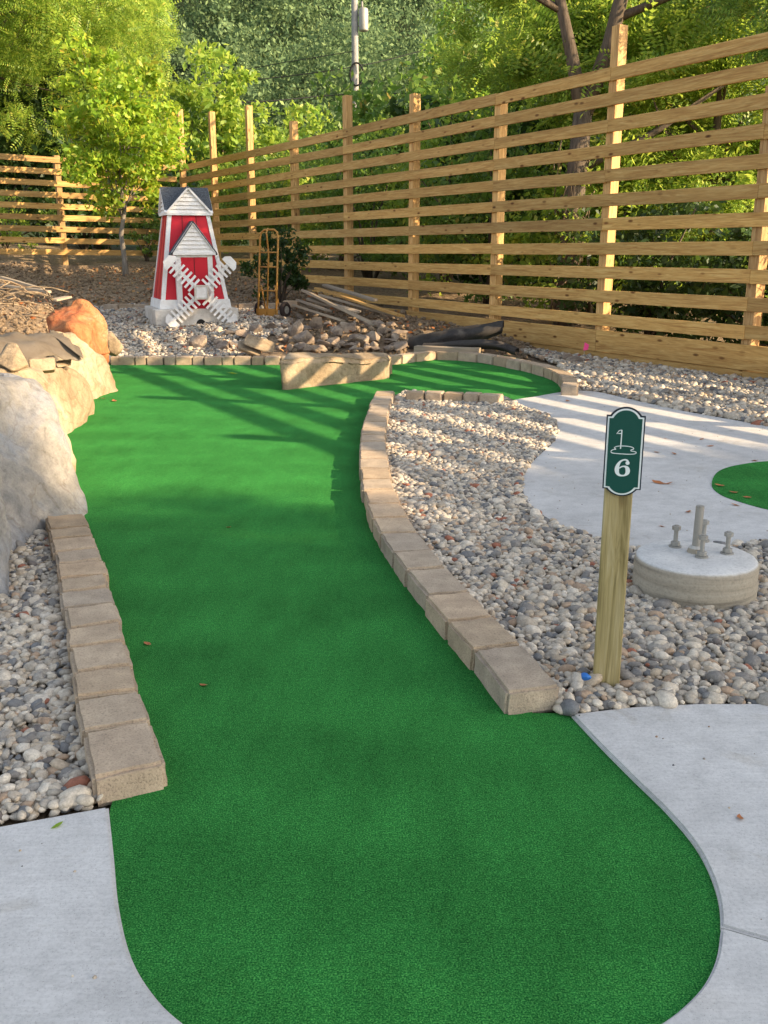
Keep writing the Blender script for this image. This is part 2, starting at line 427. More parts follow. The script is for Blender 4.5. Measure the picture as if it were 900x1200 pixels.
# ------------------------------------------------------------------ ground
xs = np.unique(np.concatenate([np.arange(-10, 8, 0.16), np.arange(-40, 40, 1.0), np.arange(-400, 401, 12.0)]))
ys = np.unique(np.concatenate([np.arange(-12, 3, 1.0), np.arange(3, 30, 0.16), np.arange(30, 60, 1.5), np.arange(60, 400, 9.0), [-60.0, -30.0]]))
GX, GY = np.meshgrid(xs, ys)
GZ = np.array([G(x, y) for x, y in zip(GX.ravel(), GY.ravel())])
V = np.stack([GX.ravel(), GY.ravel(), GZ], 1)
nx, ny = len(xs), len(ys)
idx = np.arange(nx * ny).reshape(ny, nx)
Fq = np.stack([idx[:-1, :-1].ravel(), idx[:-1, 1:].ravel(), idx[1:, 1:].ravel(), idx[1:, :-1].ravel()], 1)
gr = np_mesh('ground', V, Fq, 'dirt', smooth=True); tag(gr, kind='structure')

# ------------------------------------------------------------------ turf and paving
turf_px = [(135, 932), (130, 945), (134, 1000), (140, 1060), (155, 1120), (185, 1165), (222, 1200), (275, 1235), (350, 1262), (480, 1272), (600, 1262), (700, 1238),
           (770, 1200), (803, 1172), (828, 1142), (841, 1105), (840, 1055), (818, 1000), (782, 955), (742, 915), (704, 878), (684, 843), (676, 836)]
tb = [U(*p) for p in turf_px]
tbc = U(480, 1020); tb = [p if 0 < i_ < len(turf_px) - 1 and turf_px[i_][1] > 860 else p for i_, p in enumerate(tb)]; tb = [p + (p - tbc).normalized() * .035 if turf_px[i_][1] > 860 and i_ > 1 else p for i_, p in enumerate(tb)]
tb = catmull(tb, 5)
curbR_px = [(592, 810), (566, 776), (549.5, 755), (529, 732.5), (513, 713), (496.6, 694), (484, 680), (470, 661), (461, 648), (450, 633), (439, 612), (430, 591), (424, 569), (422, 552), (421, 536), (422, 517), (423, 502), (428, 487), (432.5, 474), (441, 458)]
CZ = 0.085
curbR = catmull([U(px, py, CZ) for px, py in curbR_px], 6)
def offset(path, d):
    out = []
    for i, p in enumerate(path):
        t = (path[min(i + 1, len(path) - 1)] - path[max(i - 1, 0)]); t.z = 0; t.normalize()
        out.append(p + Vector((t.y, -t.x, 0)) * d)
    return out
curbRc = offset(curbR, 0.095)      # centre line, to the right of the direction of travel (going away)
curbL_px = [(197, 893), (185.6, 863.5), (176, 834), (167.5, 812), (159, 781.5), (150.4, 759), (145.3, 733.6), (138.5, 714.8), (133.3, 698.7), (128.2, 681.6), (119.7, 653), (110, 626), (99, 601)]
curbL = catmull([U(px, py, CZ) for px, py in curbL_px], 6)
curbLc = offset(curbL, -0.10)
turf2_right = [U(650, 462), U(668, 452), U(664, 440), U(640, 428), U(600, 418), U(560, 411), U(520, 407), U(480, 414), U(455, 421)]
mid_in = [U(478, 470), U(520, 470), U(590, 475), U(620, 470)]
turf_poly = ([(p.x, p.y) for p in tb] + [(p.x, p.y) for p in curbRc] + [(p.x, p.y) for p in mid_in + turf2_right] +
             [tuple(U(330, 424)[:2]), tuple(U(130, 426)[:2]), tuple(U(90, 440)[:2]), tuple(U(40, 500)[:2]), tuple(U(60, 600)[:2])] +
             [(p.x, p.y) for p in reversed(curbLc)])
turf = sheet('artificial_turf', turf_poly, 0.0, 0.02, 'turf'); tag(turf, kind='structure')

def px_sheet(name, pxs, ztop, thick, mat, n=5, bevel=0.008):
    P = [U(px, py, ztop) for px, py in pxs]
    S = catmull(P, n, True) if n > 1 else P
    return sheet(name, [(p.x, p.y) for p in S], ztop, thick, mat, bevel), S
SZ = 0.014
# upper path
upper_px = [(668, 458), (700, 459), (745, 469), (800, 481), (860, 492), (950, 508), (1150, 540), (1300, 600), (1200, 625), (1000, 628), (900, 634), (840, 640), (745, 644), (690, 629), (640, 607), (616, 586), (611, 562), (624, 540), (649, 516), (652, 500), (640, 486), (598, 471), (630, 464)]
o, up_poly = px_sheet('upper_path', upper_px, SZ, 0.07, 'concrete'); tag(o, kind='structure')
# small neighbouring green
green2 = [U(px, py, SZ) for px, py in [(834, 568), (842, 553), (868, 545), (910, 541), (990, 545), (1060, 560), (1060, 585), (990, 604), (915, 600), (866, 588), (843, 579)]]
g2 = sheet('neighbouring_green', [(p.x, p.y) for p in catmull(green2, 5, True)], SZ + 0.005, 0.012, 'turf'); tag(g2, kind='structure')
# lower right walk
edge = [(670, 836), (704, 872), (742, 910), (784, 951), (820, 996), (842, 1050), (843, 1105), (830, 1144), (805, 1174), (770, 1200), (700, 1238)]
E = catmull([U(px, py, SZ) for px, py in edge], 5)
jt = min(range(len(E)), key=lambda i: (E[i] - U(844, 1088, SZ)).length)
J1 = U(1000, 1128, SZ)
topedge = [U(px, py, SZ) for px, py in [(1100, 820), (980, 822), (900, 824), (820, 824), (740, 828)]]
A = [p for p in E[:jt + 1]] + [J1, U(1150, 1170, SZ)] + topedge
A_low = A
o = sheet('lower_walk', [(p.x, p.y) for p in A], SZ, 0.07, 'concrete', 0.006); tag(o, kind='structure')
B = [E[jt] + Vector((0.0, -0.004, 0))] + E[jt + 1:] + [U(700, 1400, SZ), U(1150, 1400, SZ), U(1150, 1172, SZ) , J1 + Vector((0, -0.005, 0))]
o = sheet('lower_walk', [(p.x, p.y) for p in B], SZ - .001, 0.07, 'concrete', 0.006); tag(o, kind='structure')
# lower left walk
ledge = [(127, 944), (133, 1000), (139, 1060), (154, 1120), (184, 1168), (222, 1202), (275, 1237)]
E2 = catmull([U(px, py, SZ) for px, py in ledge], 5)
Cc = E2 + [U(300, 1400, SZ), U(-300, 1400, SZ), U(-250, 1015, SZ), U(0, 967, SZ)]
o = sheet('side_walk', [(p.x, p.y) for p in Cc], SZ, 0.07, 'concrete', 0.008); tag(o, kind='structure')

# ------------------------------------------------------------------ gravel
def ico(sub):
    bm = bmesh.new(); bmesh.ops.create_icosphere(bm, subdivisions=sub, radius=1)
    v = np.array([x.co[:] for x in bm.verts]); f = np.array([[q.index for q in x.verts] for x in bm.faces]); bm.free()
    return v, f
def pebble_variants(sub, k=10):
    v, f = ico(sub); out = []
    for i in range(k):
        a = np.array([1.0, rng.uniform(0.68, 0.95), rng.uniform(0.42, 0.68)])
        n = rng.normal(size=(7, 3)); n /= np.linalg.norm(n, axis=1)[:, None]
        h = rng.uniform(0.6, 1.0, 7)
        d = v @ n.T
        r = np.min(np.where(d > 0.05, h[None] / np.maximum(d, 0.05), 9), axis=1)
        r = np.minimum(r, 1.05) * 0.8 + 0.2 * 0.93
        out.append(v * r[:, None] * a)
    return out, f
def gravel(name, poly, spacing, size, sub, zfun, layers=2, exclude=(), mat='pebble'):
    P = np.array([(p[0], p[1]) for p in poly])
    x0, y0 = P.min(0); x1, y1 = P.max(0)
    vs, f = pebble_variants(sub)
    VV = []; FF = []; k = 0
    for L in range(layers):
        gx, gy = np.meshgrid(np.arange(x0, x1, spacing), np.arange(y0, y1, spacing))
        gx = gx.ravel() + rng.uniform(-.5, .5, gx.size) * spacing; gy = gy.ravel() + rng.uniform(-.5, .5, gy.size) * spacing
        ok = inpoly(gx, gy, P)
        for e in exclude: ok &= ~inpoly(gx, gy, e)
        gx, gy = gx[ok], gy[ok]; n = len(gx)
        z = np.array([zfun(a, b) for a, b in zip(gx, gy)]) + L * size * 0.42 + rng.uniform(-.2, .2, n) * size
        sz = size * np.exp(rng.normal(0, .33, n)) * .62
        yaw = rng.uniform(0, 2 * PI, n); tx = rng.normal(0, .35, n); ty = rng.normal(0, .35, n)
        cz, sn = np.cos(yaw), np.sin(yaw); cx, sx_ = np.cos(tx), np.sin(tx); cy, sy = np.cos(ty), np.sin(ty)
        Z = np.zeros(n); O = np.ones(n)
        Rz = np.stack([cz, -sn, Z, sn, cz, Z, Z, Z, O], 1).reshape(n, 3, 3)
        Rx = np.stack([O, Z, Z, Z, cx, -sx_, Z, sx_, cx], 1).reshape(n, 3, 3)
        Ry = np.stack([cy, Z, sy, Z, O, Z, -sy, Z, cy], 1).reshape(n, 3, 3)
        RR = Rx @ Ry @ Rz
        var = rng.integers(0, len(vs), n)
        T = np.array(vs)[var] * sz[:, None, None]
        T = np.einsum('nij,nvj->nvi', RR, T) + np.stack([gx, gy, z], 1)[:, None, :]
        nv = T.shape[1]
        VV.append(T.reshape(-1, 3)); FF.append((f[None] + (np.arange(n) * nv + k)[:, None, None]).reshape(-1, 3)); k += n * nv
    o = np_mesh(name, np.concatenate(VV), np.concatenate(FF), mat, smooth=True)
    return o
up2 = [(p.x, p.y) for p in up_poly]
Rin = offset(curbR, 0.175)
gr_right = [(p.x, p.y) for p in Rin] + [tuple(U(475, 462)[:2]), tuple(U(592, 468)[:2])]
gr_right += [tuple(U(px, py)[:2]) for px, py in [(640, 487), (655, 500), (652, 516), (627, 541), (615, 562), (619, 585), (643, 606), (692, 628), (745, 643), (840, 639), (900, 633), (1000, 627), (1080, 627), (1180, 824), (980, 827), (900, 829), (820, 829), (740, 833), (684, 843), (664, 842)]]
pier_c = U(816, 690, 0.0)
def zr(x, y): return 0.008 + 0.012 * noise.noise(Vector((x * 2.5, y * 2.5, 0)))
o = gravel('gravel_bed', gr_right, 0.0265, 0.030, 2, zr, 2, exclude=[up2, [(p.x, p.y) for p in A_low]]); tag(o, 'river pebble bed between the curved right kerb and the paths', kind='stuff')
o['category'] = 'gravel'
Lin = offset(curbL, -0.185)
gr_left = [tuple(U(0, 966)[:2]), tuple(U(127, 944)[:2])] + [(p.x, p.y) for p in Lin] + [(-1.9, 5.3), (-2.6, 5.3), (-2.9, 3.0), tuple(U(-250, 1014)[:2])]
o = gravel('gravel_bed', gr_left, 0.0255, 0.0295, 2, zr, 2); tag(o, 'river pebble bed left of the left kerb below the boulders', 'gravel', kind='stuff')
gr_back = [tuple(U(px, py)[:2]) for px, py in [(125, 424), (300, 418), (318, 405)]] + [(-1.6, 14.6), (-1.5, 15.7), (-1.7, 17.2), (-2.4, 18.3), (-5.4, 18.2), (-4.4, 14)]
def zb(x, y): return max(G(x, y) + .03, 0.0)
o = gravel('gravel_bed', gr_back, 0.05, 0.046, 1, zb, 2); tag(o, 'pale gravel around the toy windmill behind the green', 'gravel', kind='stuff')

# ------------------------------------------------------------------ edging blocks
def paver_mesh(b, t):
    """b,t: 4 bottom and 4 top corners (local)"""
    bm = bmesh.new()
    v = [bm.verts.new(p) for p in b + t]
    for f in [(3, 2, 1, 0), (4, 5, 6, 7), (0, 1, 5, 4), (1, 2, 6, 5), (2, 3, 7, 6), (3, 0, 4, 7)]: bm.faces.new([v[i] for i in f])
    bmesh.ops.recalc_face_normals(bm, faces=bm.faces)
    bmesh.ops.bevel(bm, geom=list(bm.edges), offset=random.uniform(.008, .012), segments=2, affect='EDGES')
    bmesh.ops.subdivide_edges(bm, edges=[e for e in bm.edges if e.calc_length() > 0.04], cuts=4, use_grid_fill=True)
    s = random.uniform(0, 100)
    for q in bm.verts:
        q.co += Vector(noise.noise_vector(q.co * 22 + Vector((s, s, s)))) * 0.0042 + Vector(noise.noise_vector(q.co * 55 + Vector((s, 0, s)))) * 0.0024
    me = bpy.data.meshes.new('edging_block'); bm.to_mesh(me); bm.free(); me.shade_smooth(); me.set_sharp_from_angle(angle=R(38))
    return me
ORD = ['first', 'second', 'third', 'fourth', 'fifth', 'sixth', 'seventh', 'eighth', 'ninth', 'tenth', 'eleventh', 'twelfth', 'thirteenth', 'fourteenth', 'fifteenth', 'sixteenth', 'seventeenth', 'eighteenth', 'nineteenth', 'twentieth', 'twenty-first', 'twenty-second', 'twenty-third', 'twenty-fourth', 'twenty-fifth', 'twenty-sixth', 'twenty-seventh', 'twenty-eighth']
def curb(path, width, lens, labelf, group, z0=-0.01, z1=CZ, zadd=None):
    cum = [0]
    for a, b in zip(path, path[1:]): cum.append(cum[-1] + (b - a).length)
    tot = cum[-1]
    def at(s):
        s = min(max(s, 0), tot - 1e-6)
        for i in range(len(cum) - 1):
            if cum[i + 1] >= s:
                t = (s - cum[i]) / (cum[i + 1] - cum[i]); return path[i].lerp(path[i + 1], t)
        return path[-1]
    scale = tot / sum(lens); s = 0; n = len(lens)
    for i, l in enumerate(lens):
        l *= scale
        pa, pb = at(s), at(s + l)
        ta = (at(s + .03) - at(s - .03)); tb_ = (at(s + l + .03) - at(s + l - .03))
        ta.z = tb_.z = 0; ta.normalize(); tb_.normalize()
        c = (pa + pb) / 2
        sk = random.uniform(-.009, .009); w = width * random.uniform(.96, 1.03)
        na, nb = Vector((ta.y, -ta.x, 0)), Vector((tb_.y, -tb_.x, 0))
        g = 0.0062
        ax = (pb - pa).normalized()
        dz = zadd(c.x, c.y) if zadd else 0
        cc = Vector((c.x, c.y, dz))
        jt_ = random.uniform(-.005, .005); tz = random.uniform(-.003, .003)
        def mk(z, ins):
            q = [pa + ax * g - na * (w / 2 - ins) , pb - ax * g - nb * (w / 2 - ins), pb - ax * g + nb * (w / 2 - ins), pa + ax * g + na * (w / 2 - ins)]
            return [Vector((p.x - c.x + na.x * jt_ + ax.x * sk * (1 if k < 2 else -1), p.y - c.y + na.y * jt_ + ax.y * sk * (1 if k < 2 else -1), z + tz)) for k, p in enumerate(q)]
        me = paver_mesh(mk(z0, 0), mk(z1, 0.002))
        o = mkobj('edging_block', me, 'paver'); o.location = cc
        tag(o, labelf(i, n), 'paving block', group)
        s += l
def ol(desc, frm):
    return lambda i, n: '%s block from %s' % (ORD[i], frm)
curb(curbRc, 0.19, [1.1, .85] + [.92, 1, .82, .95, .88] * 4 + [.9],
     lambda i, n: ('tan end block of the curved right kerb, nearest the sign post' if i == 0 else '%s tan block along the curved right kerb, counted from its near end' % ORD[i]), 'blocks of the curved right kerb')
curb(curbLc, 0.20, [1.25, 1, .9, 1.02, .85, 1, .9, .82, .95, .85, 1.0, .8, 1.2],
     lambda i, n: ('tan end block of the short left kerb, nearest the camera' if i == 0 else '%s tan block of the left kerb, counted from its near end' % ORD[i]), 'blocks of the left kerb')
back = [U(x, 420, CZ) for x in (128, 180, 230, 280, 345)]
curb([p + Vector((0, .08, 0)) for p in back], 0.17, [.6, 1.1, .75, 1.1, .8, 1.1, .75, 1.2, .8, 1.15, .85, 1.1, .9],
     lambda i, n: '%s tan block from the left in the straight back kerb' % ORD[i], 'blocks of the straight back kerb', z1=0.10)
far_px = [(450, 419), (474, 416), (499, 413), (521, 412), (551, 414), (573, 417), (596, 421), (616, 425), (639, 431), (652, 437), (658, 445), (657, 452)]
far = catmull([U(px, py, 0.11) for px, py in far_px], 5)
curb(offset(far, -0.085), 0.17, [1, .8, 1.2, 1.1, 1, 1, .9, .95, .85, 1, .9, .95, .85, .9, 1],
     lambda i, n: '%s block from the stone slab in the arc round the far green' % ORD[i], 'blocks of the arc round the far green', z1=0.11)
farpoly = [(p.x, p.y) for p in offset(far, -.15)] + [tuple(U(500, 460)[:2])]
inner = [U(475, 459, 0.10), U(500, 459, .10), U(530, 460, .10), U(560, 461, .10), U(588, 463, .10)]
curb(inner, 0.17, [1, 1, 1, .9, 1.1],
     lambda i, n: '%s block from the left in the short row edging the pebbles by the far green' % ORD[i], 'blocks of the short middle row', z1=0.10)
# kerb behind the windmill
kb = [hit(x, 371) for x in (112, 150, 190, 240, 290, 345)]
kb = [Vector((p.x, kb[2].y + .8, 0)) for p in kb]
curb(kb, 0.17, [1] * 13, lambda i, n: '%s block from the left in the low kerb behind the windmill' % ORD[i], 'blocks behind the windmill', z0=-.02, z1=.10, zadd=lambda x, y: G(x, y) + .03)

# ------------------------------------------------------------------ rocks
def rock_mesh(name, dims, seed, planes=11, sub=5, rough=0.045, soft=0.12, boxy=0.0):
    r_ = np.random.default_rng(seed)
    v, f = ico(sub)
    n = r_.normal(size=(planes, 3)); n /= np.linalg.norm(n, axis=1)[:, None]
    if boxy:
        ax = np.array([[1, 0, 0], [-1, 0, 0], [0, 1, 0], [0, -1, 0], [0, 0, 1], [0, 0, -1]], float)
        ax += r_.normal(0, 0.08, ax.shape); ax /= np.linalg.norm(ax, axis=1)[:, None]
        n = np.concatenate([ax, n]); h = np.concatenate([np.full(6, 0.74), r_.uniform(0.84, 1.1, planes)])
    else:
        h = r_.uniform(0.62, 1.0, planes)
    d = v @ n.T
    rr = np.where(d > 0.02, h[None] / np.maximum(d, 0.02), 50.0)
    p = 14.0
    r = (np.sum(rr ** (-p), axis=1) + 1.15 ** (-p)) ** (-1 / p)
    V = v * r[:, None] * np.array(dims)
    s = float(seed) * 3.7; mn = min(dims)
    out = np.empty_like(V)
    for i, q in enumerate(V):
        q = Vector(q); dirn = Vector(v[i])
        k = noise.fractal(q / mn * 1.1 + Vector((s, 0, 0)), 1.0, 2.1, 5) * rough * mn * 1.6
        k += abs(noise.noise(q / mn * 2.7 + Vector((0, s, 0)))) * -rough * mn
        out[i] = (q + dirn * k)[:]
    me = bpy.data.meshes.new(name)
    me.from_pydata(out.tolist(), [], f.tolist()); me.shade_smooth()
    return me
def rock(name, label, cat, loc, dims, seed, mat, rot=(0, 0, 0), group=None, **kw):
    o = mkobj(name, rock_mesh(name, dims, seed, **kw), mat)
    o.location = loc; o.rotation_euler = rot
    return tag(o, label, cat, group)

# big wall boulders on the left: hulls of measured outlines, rounded and roughened
def hull_rock(name, label, pts, mat, seed, rough=.03, bev=.03, edge=.035, cat='boulder', facet=.028):
    bm = bmesh.new()
    c = sum((Vector(p) for p in pts), Vector()) / len(pts)
    for p in pts: bm.verts.new(Vector(p) - c)
    r = bmesh.ops.convex_hull(bm, input=bm.verts)
    bmesh.ops.delete(bm, geom=[g for g in set(r['geom_interior'] + r['geom_unused']) if isinstance(g, bmesh.types.BMVert)], context='VERTS')
    bmesh.ops.recalc_face_normals(bm, faces=bm.faces)
    bmesh.ops.dissolve_limit(bm, angle_limit=R(8), verts=bm.verts, edges=bm.edges)
    bmesh.ops.bevel(bm, geom=list(bm.edges), offset=bev, segments=2, profile=.5, affect='EDGES', clamp_overlap=True)
    bmesh.ops.triangulate(bm, faces=bm.faces)
    for _ in range(6):
        le = [e for e in bm.edges if e.calc_length() > edge]
        if not le: break
        bmesh.ops.subdivide_edges(bm, edges=le, cuts=1)
        bmesh.ops.triangulate(bm, faces=[f for f in bm.faces if len(f.verts) > 3])
    bm.normal_update()
    sv = Vector((seed * 3.1, seed * 1.7, 0))
    nw = []
    for v in bm.verts:
        q = v.co
        k = noise.fractal(q * 2.2 + sv, 1.0, 2.0, 4) * rough * 1.3 + noise.fractal(q * 9 + sv, 1.0, 2.0, 3) * rough * .4
        cell = noise.cell_vector(q * 3.3 + Vector(noise.noise_vector(q * 2 + sv)) * .6)
        k += (cell.x - .5) * facet
        k -= max(0, .18 - abs(noise.noise(q * 2.6 + sv * 2))) * facet * 2.2
        nw.append(q + v.normal * k)
    for v, q in zip(bm.verts, nw): v.co = q
    bmesh.ops.smooth_vert(bm, verts=bm.verts, factor=.5, use_axis_x=True, use_axis_y=True, use_axis_z=True)
    me = bpy.data.meshes.new(name); bm.to_mesh(me); bm.free(); me.shade_smooth()
    o = mkobj(name, me, mat); o.location = c
    return tag(o, label, cat)
def g0(px, py, z=-.08): return U(px, py, 0) + Vector((0, 0, z))
hull_rock('boulder', 'largest grey boulder at the far end of the left kerb',
    [AT(-70, 452, 4.7), AT(0, 443, 5.25), AT(38, 446, 5.5), AT(60, 478, 5.45), AT(74, 520, 5.38), AT(86, 555, 5.32), AT(104, 592, 5.25), g0(102, 606), g0(63, 614), g0(9, 653), g0(-70, 700), AT(22, 520, 4.95), AT(60, 585, 5.1),
     AT(45, 452, 6.1), AT(0, 440, 6.1), AT(-60, 440, 6.0), AT(-20, 560, 4.6), g0(80, 570), g0(-60, 590)], 'rock_grey', 3, rough=.024, bev=.03)
hull_rock('boulder', 'weathered pale boulder cut off by the left photo edge beside the pebbles',
    [AT(-90, 545, 3.9), AT(-20, 535, 4.2), AT(2, 560, 4.25), AT(11, 610, 4.2), AT(12, 660, 4.1), g0(6, 712), g0(-40, 760), g0(-120, 740), AT(-30, 530, 4.7), g0(-30, 650)], 'rock_grey', 5, rough=.04, bev=.02)
hull_rock('boulder', 'long tan boulder behind the largest grey boulder',
    [AT(-70, 437, 6.0), AT(0, 433, 6.2), AT(28, 431, 6.4), AT(51, 437, 6.5), AT(64, 466, 6.4), AT(77, 498, 6.3), AT(87, 530, 6.2), g0(90, 556), g0(70, 570), AT(-60, 433, 7.2), AT(40, 437, 7.1), g0(-50, 540), g0(60, 520)], 'rock_tan', 7, rough=.025, bev=.02)
hull_rock('boulder', 'golden rounded boulder standing at the turf edge below the black sheet',
    [AT(45, 436, 7.6), AT(63, 431, 7.7), AT(82, 427, 8.2), AT(98, 440, 8.3), AT(109, 458, 8.4), g0(111, 482), g0(76, 503), g0(60, 520), AT(60, 428, 8.8), g0(95, 470), AT(70, 470, 7.6), g0(30, 480)], 'rock_tan', 9, rough=.03, bev=.03)
hull_rock('boulder', 'pale split-faced tan boulder below the orange one',
    [AT(57, 392, 9.3), AT(82, 392, 9.5), AT(104, 412, 9.6), AT(127, 419, 10.0), AT(133, 440, 10.1), g0(137, 458), g0(108, 460), AT(70, 430, 9.0), g0(80, 480), g0(100, 440), AT(100, 405, 10.4), g0(60, 450)], 'rock_tan', 11, rough=.04, bev=.01)
hull_rock('boulder', 'orange-red boulder with tan edges',
    [AT(54, 372, 10.7), AT(60, 364, 10.8), AT(89, 358, 10.9), AT(100, 354, 11.0), AT(117, 368, 11.0), AT(125, 386, 11.0), AT(132, 415, 11.0), AT(120, 424, 10.8), AT(100, 412, 10.4), AT(57, 390, 10.5), AT(85, 385, 10.35), AT(100, 362, 11.6), AT(65, 370, 11.5), AT(120, 420, 11.6), AT(60, 425, 11.2), AT(110, 375, 10.7), g0(120, 440)], 'rock_orange', 13, rough=.035, bev=.01, facet=.05)
hull_rock('boulder', 'small pointed tan rock in front of the black sheet',
    [AT(-6, 424, 6.3), AT(9, 401, 6.5), AT(20, 402, 6.5), AT(33, 427, 6.4), AT(16, 436, 6.2), AT(15, 410, 6.8), AT(-8, 430, 6.8), AT(34, 436, 6.7), AT(10, 440, 6.5)], 'rock_tan', 15, rough=.012, bev=.015, edge=.02, facet=.01)
hull_rock('boulder', 'small brick-shaped tan rock beside the pointed rock',
    [AT(33, 421, 6.7), AT(60, 418, 6.8), AT(65, 422, 6.8), AT(65, 434, 6.75), AT(36, 436, 6.65), AT(34, 421, 7.0), AT(64, 419, 7.1), AT(64, 436, 7.0), AT(35, 438, 7.0)], 'rock_tan', 17, rough=.01, bev=.01, edge=.02, facet=.006)
hull_rock('boulder', 'small flat rock wedged between tan boulder and orange boulder',
    [AT(65, 424, 7.8), AT(84, 421, 8.0), AT(84, 428, 7.9), AT(66, 431, 7.7), AT(66, 422, 8.3), AT(84, 420, 8.3), AT(82, 430, 8.3)], 'rock_tan', 19, rough=.008, bev=.01, edge=.02, facet=.006)
rock('boulder', 'little tan rock right of the orange boulder', 'boulder', AT(132, 403, 12.0), (.12, .14, .14), 81, 'rock_tan', (0, 0, .1), sub=4)
# stone slab obstacle
a, b = U(331, 457), U(455, 444)
slabv = MB()
dx = (b - a); L = dx.length; ang = math.atan2(dx.y, dx.x)
bm = bmesh.new(); bmesh.ops.create_cube(bm, size=1)
bmesh.ops.subdivide_edges(bm, edges=list(bm.edges), cuts=22, use_grid_fill=True)
for v in bm.verts:
    u, w, h_ = v.co.x + .5, v.co.y + .5, v.co.z + .5
    ht = 0.335 - 0.09 * u
    x = u * L + w * .52 * math.sin(ang) * 1.1 + (-0.05 * h_ if u < .5 else 0.02 * h_) * abs(u - .5) * 2
    y = w * .52 * math.cos(ang)
    z = h_ * ht
    p = Vector((x, y, z))
    # rounded edges
    e = Vector((min(u, 1 - u) * L, min(w, 1 - w) * .52, (1 - h_) * ht))
    for ax_, sg in ((0, -1 if u > .5 else 1), (1, -1 if w > .5 else 1), (2, -1)):
        others = [e[k] for k in range(3) if k != ax_]
        if e[ax_] < .04:
            rr = max(0, .035 - min(others)); p[ax_] += sg * rr * rr / .035 * .7
    nn = noise.noise_vector(p * 4.0) * .022 + noise.noise_vector(p * 13) * .007 + noise.noise_vector(p * 1.7) * .025
    rg = noise.noise(Vector((p.x * 7, p.y * 7, 5))) * .006
    if z > .01: p += Vector(nn) + Vector((0, 0, rg))
    v.co = p
me = bpy.data.meshes.new('stone_slab'); bm.to_mesh(me); bm.free(); me.shade_smooth()
o = mkobj('stone_slab', me, 'rock_tan'); o.location = (a.x, a.y, -.004); o.rotation_euler = (0, 0, ang)
tag(o, 'long rough-cut tan stone lying across the back of the green', 'stone block')

# rubble row behind the kerb
rub = [  # px, py(base), half width, half height, material-label
 (233, 409, .17, .12), (262, 412, .12, .09), (283, 400, .14, .10), (300, 392, .12, .09), (318, 388, .12, .08), (270, 396, .10, .07),
 (345, 392, .16, .13), (372, 388, .14, .13), (358, 404, .18, .12), (333, 402, .10, .07), (395, 396, .12, .10), (408, 389, .13, .10),
 (420, 404, .17, .12), (437, 402, .12, .10), (447, 392, .10, .08), (392, 408, .14, .09), (340, 380, .10, .06), (352, 374, .09, .05),
 (326, 376, .11, .07), (370, 372, .08, .05), (212, 402, .09, .05), (250, 402, .07, .05), (404, 376, .08, .05), (430, 380, .09, .06), (458, 384, .08, .05),
 (295, 405, .10, .06), (380, 400, .08, .06), (310, 408, .08, .05), (365, 412, .1, .05), (440, 411, .09, .05), (415, 412, .08, .05)]
random.seed(5)
rubw = ['greyish', 'brown', 'dusty', 'jagged', 'angular', 'rough', 'chunky', 'flattish']
rub += [(random.uniform(332, 465), 376 + 38 * random.random() ** .8, random.uniform(.07, .15), random.uniform(.03, .065)) for _ in range(38)] + [(random.uniform(225, 330), random.uniform(398, 412), random.uniform(.05, .09), random.uniform(.03, .06)) for _ in range(12)]
for i, (px, py, hw, hh) in enumerate(rub):
    p = hit(px, py + 1)
    if p.y < 13.05: p.y = 13.05 + random.uniform(0, .12); p.z = G(p.x, p.y)
    rr = random.Random(i); hw *= 1.12
    c = p + Vector((0, 0, max(0, .03) + hh * .55))
    tl = Matrix.Rotation(rr.uniform(-.5, .5), 3, 'X') @ Matrix.Rotation(rr.uniform(-.5, .5), 3, 'Y') @ Matrix.Rotation(rr.uniform(0, 3), 3, 'Z')
    pts = []
    for _ in range(11):
        d = Vector((rr.gauss(0, 1), rr.gauss(0, 1), rr.gauss(0, 1))).normalized()
        q = Vector((d.x * hw * 1.1, d.y * hw * .85, d.z * hh * 1.15)); pts.append(c + tl @ q)
    o = hull_rock('rubble_rock', 'rough brown rubble rock in the heap behind the stone slab', pts, 'rubble', i, rough=.006, bev=.008, edge=.05, cat='rock', facet=.01)
    o['group'] = 'rubble rocks behind the green'
p = U(467, 411); 
rock('rubble_rock', 'large squarish grey rock at the right end of the rubble', 'rock', (p.x + .02, p.y + .25, .13), (.25, .22, .20), 91, 'rubble', (0, .1, .2), sub=4, boxy=.8, planes=7)
# leaning flat slabs
for k, (q0, q1, lab) in enumerate([((285, 400), (324, 412), 'tan flat broken slab leaning in the rubble, the longer of a pair'), ((281, 408), (303, 415), 'tan flat broken slab leaning in the rubble, the shorter of a pair')]):
    pa = AT(q0[0], q0[1] - 8, 13.5); pb = AT(q1[0], q1[1] + 1, 13.15)
    o = mkobj('broken_slab', rock_mesh('broken_slab', (.28 - .08 * k, .17, .035), 200 + k, boxy=1, planes=5, sub=4, rough=.06), 'rock_tan')
    o.location = (pa + pb) / 2; o.rotation_euler = (0.45, math.atan2(pa.z - pb.z, (pb - pa).length) , .15)
    tag(o, lab, 'rock')
for k, (px, py) in enumerate([(676, 427), (664, 424)]):
    p = U(px, py)
    rock('rubble_rock', ['brown rock against the fence base near the pink flag', 'smaller brown rock left of the one near the pink flag'][k], 'rock', (p.x, p.y, .03), (.14 - .05 * k, .12, .08), 300 + k, 'rubble', sub=3)

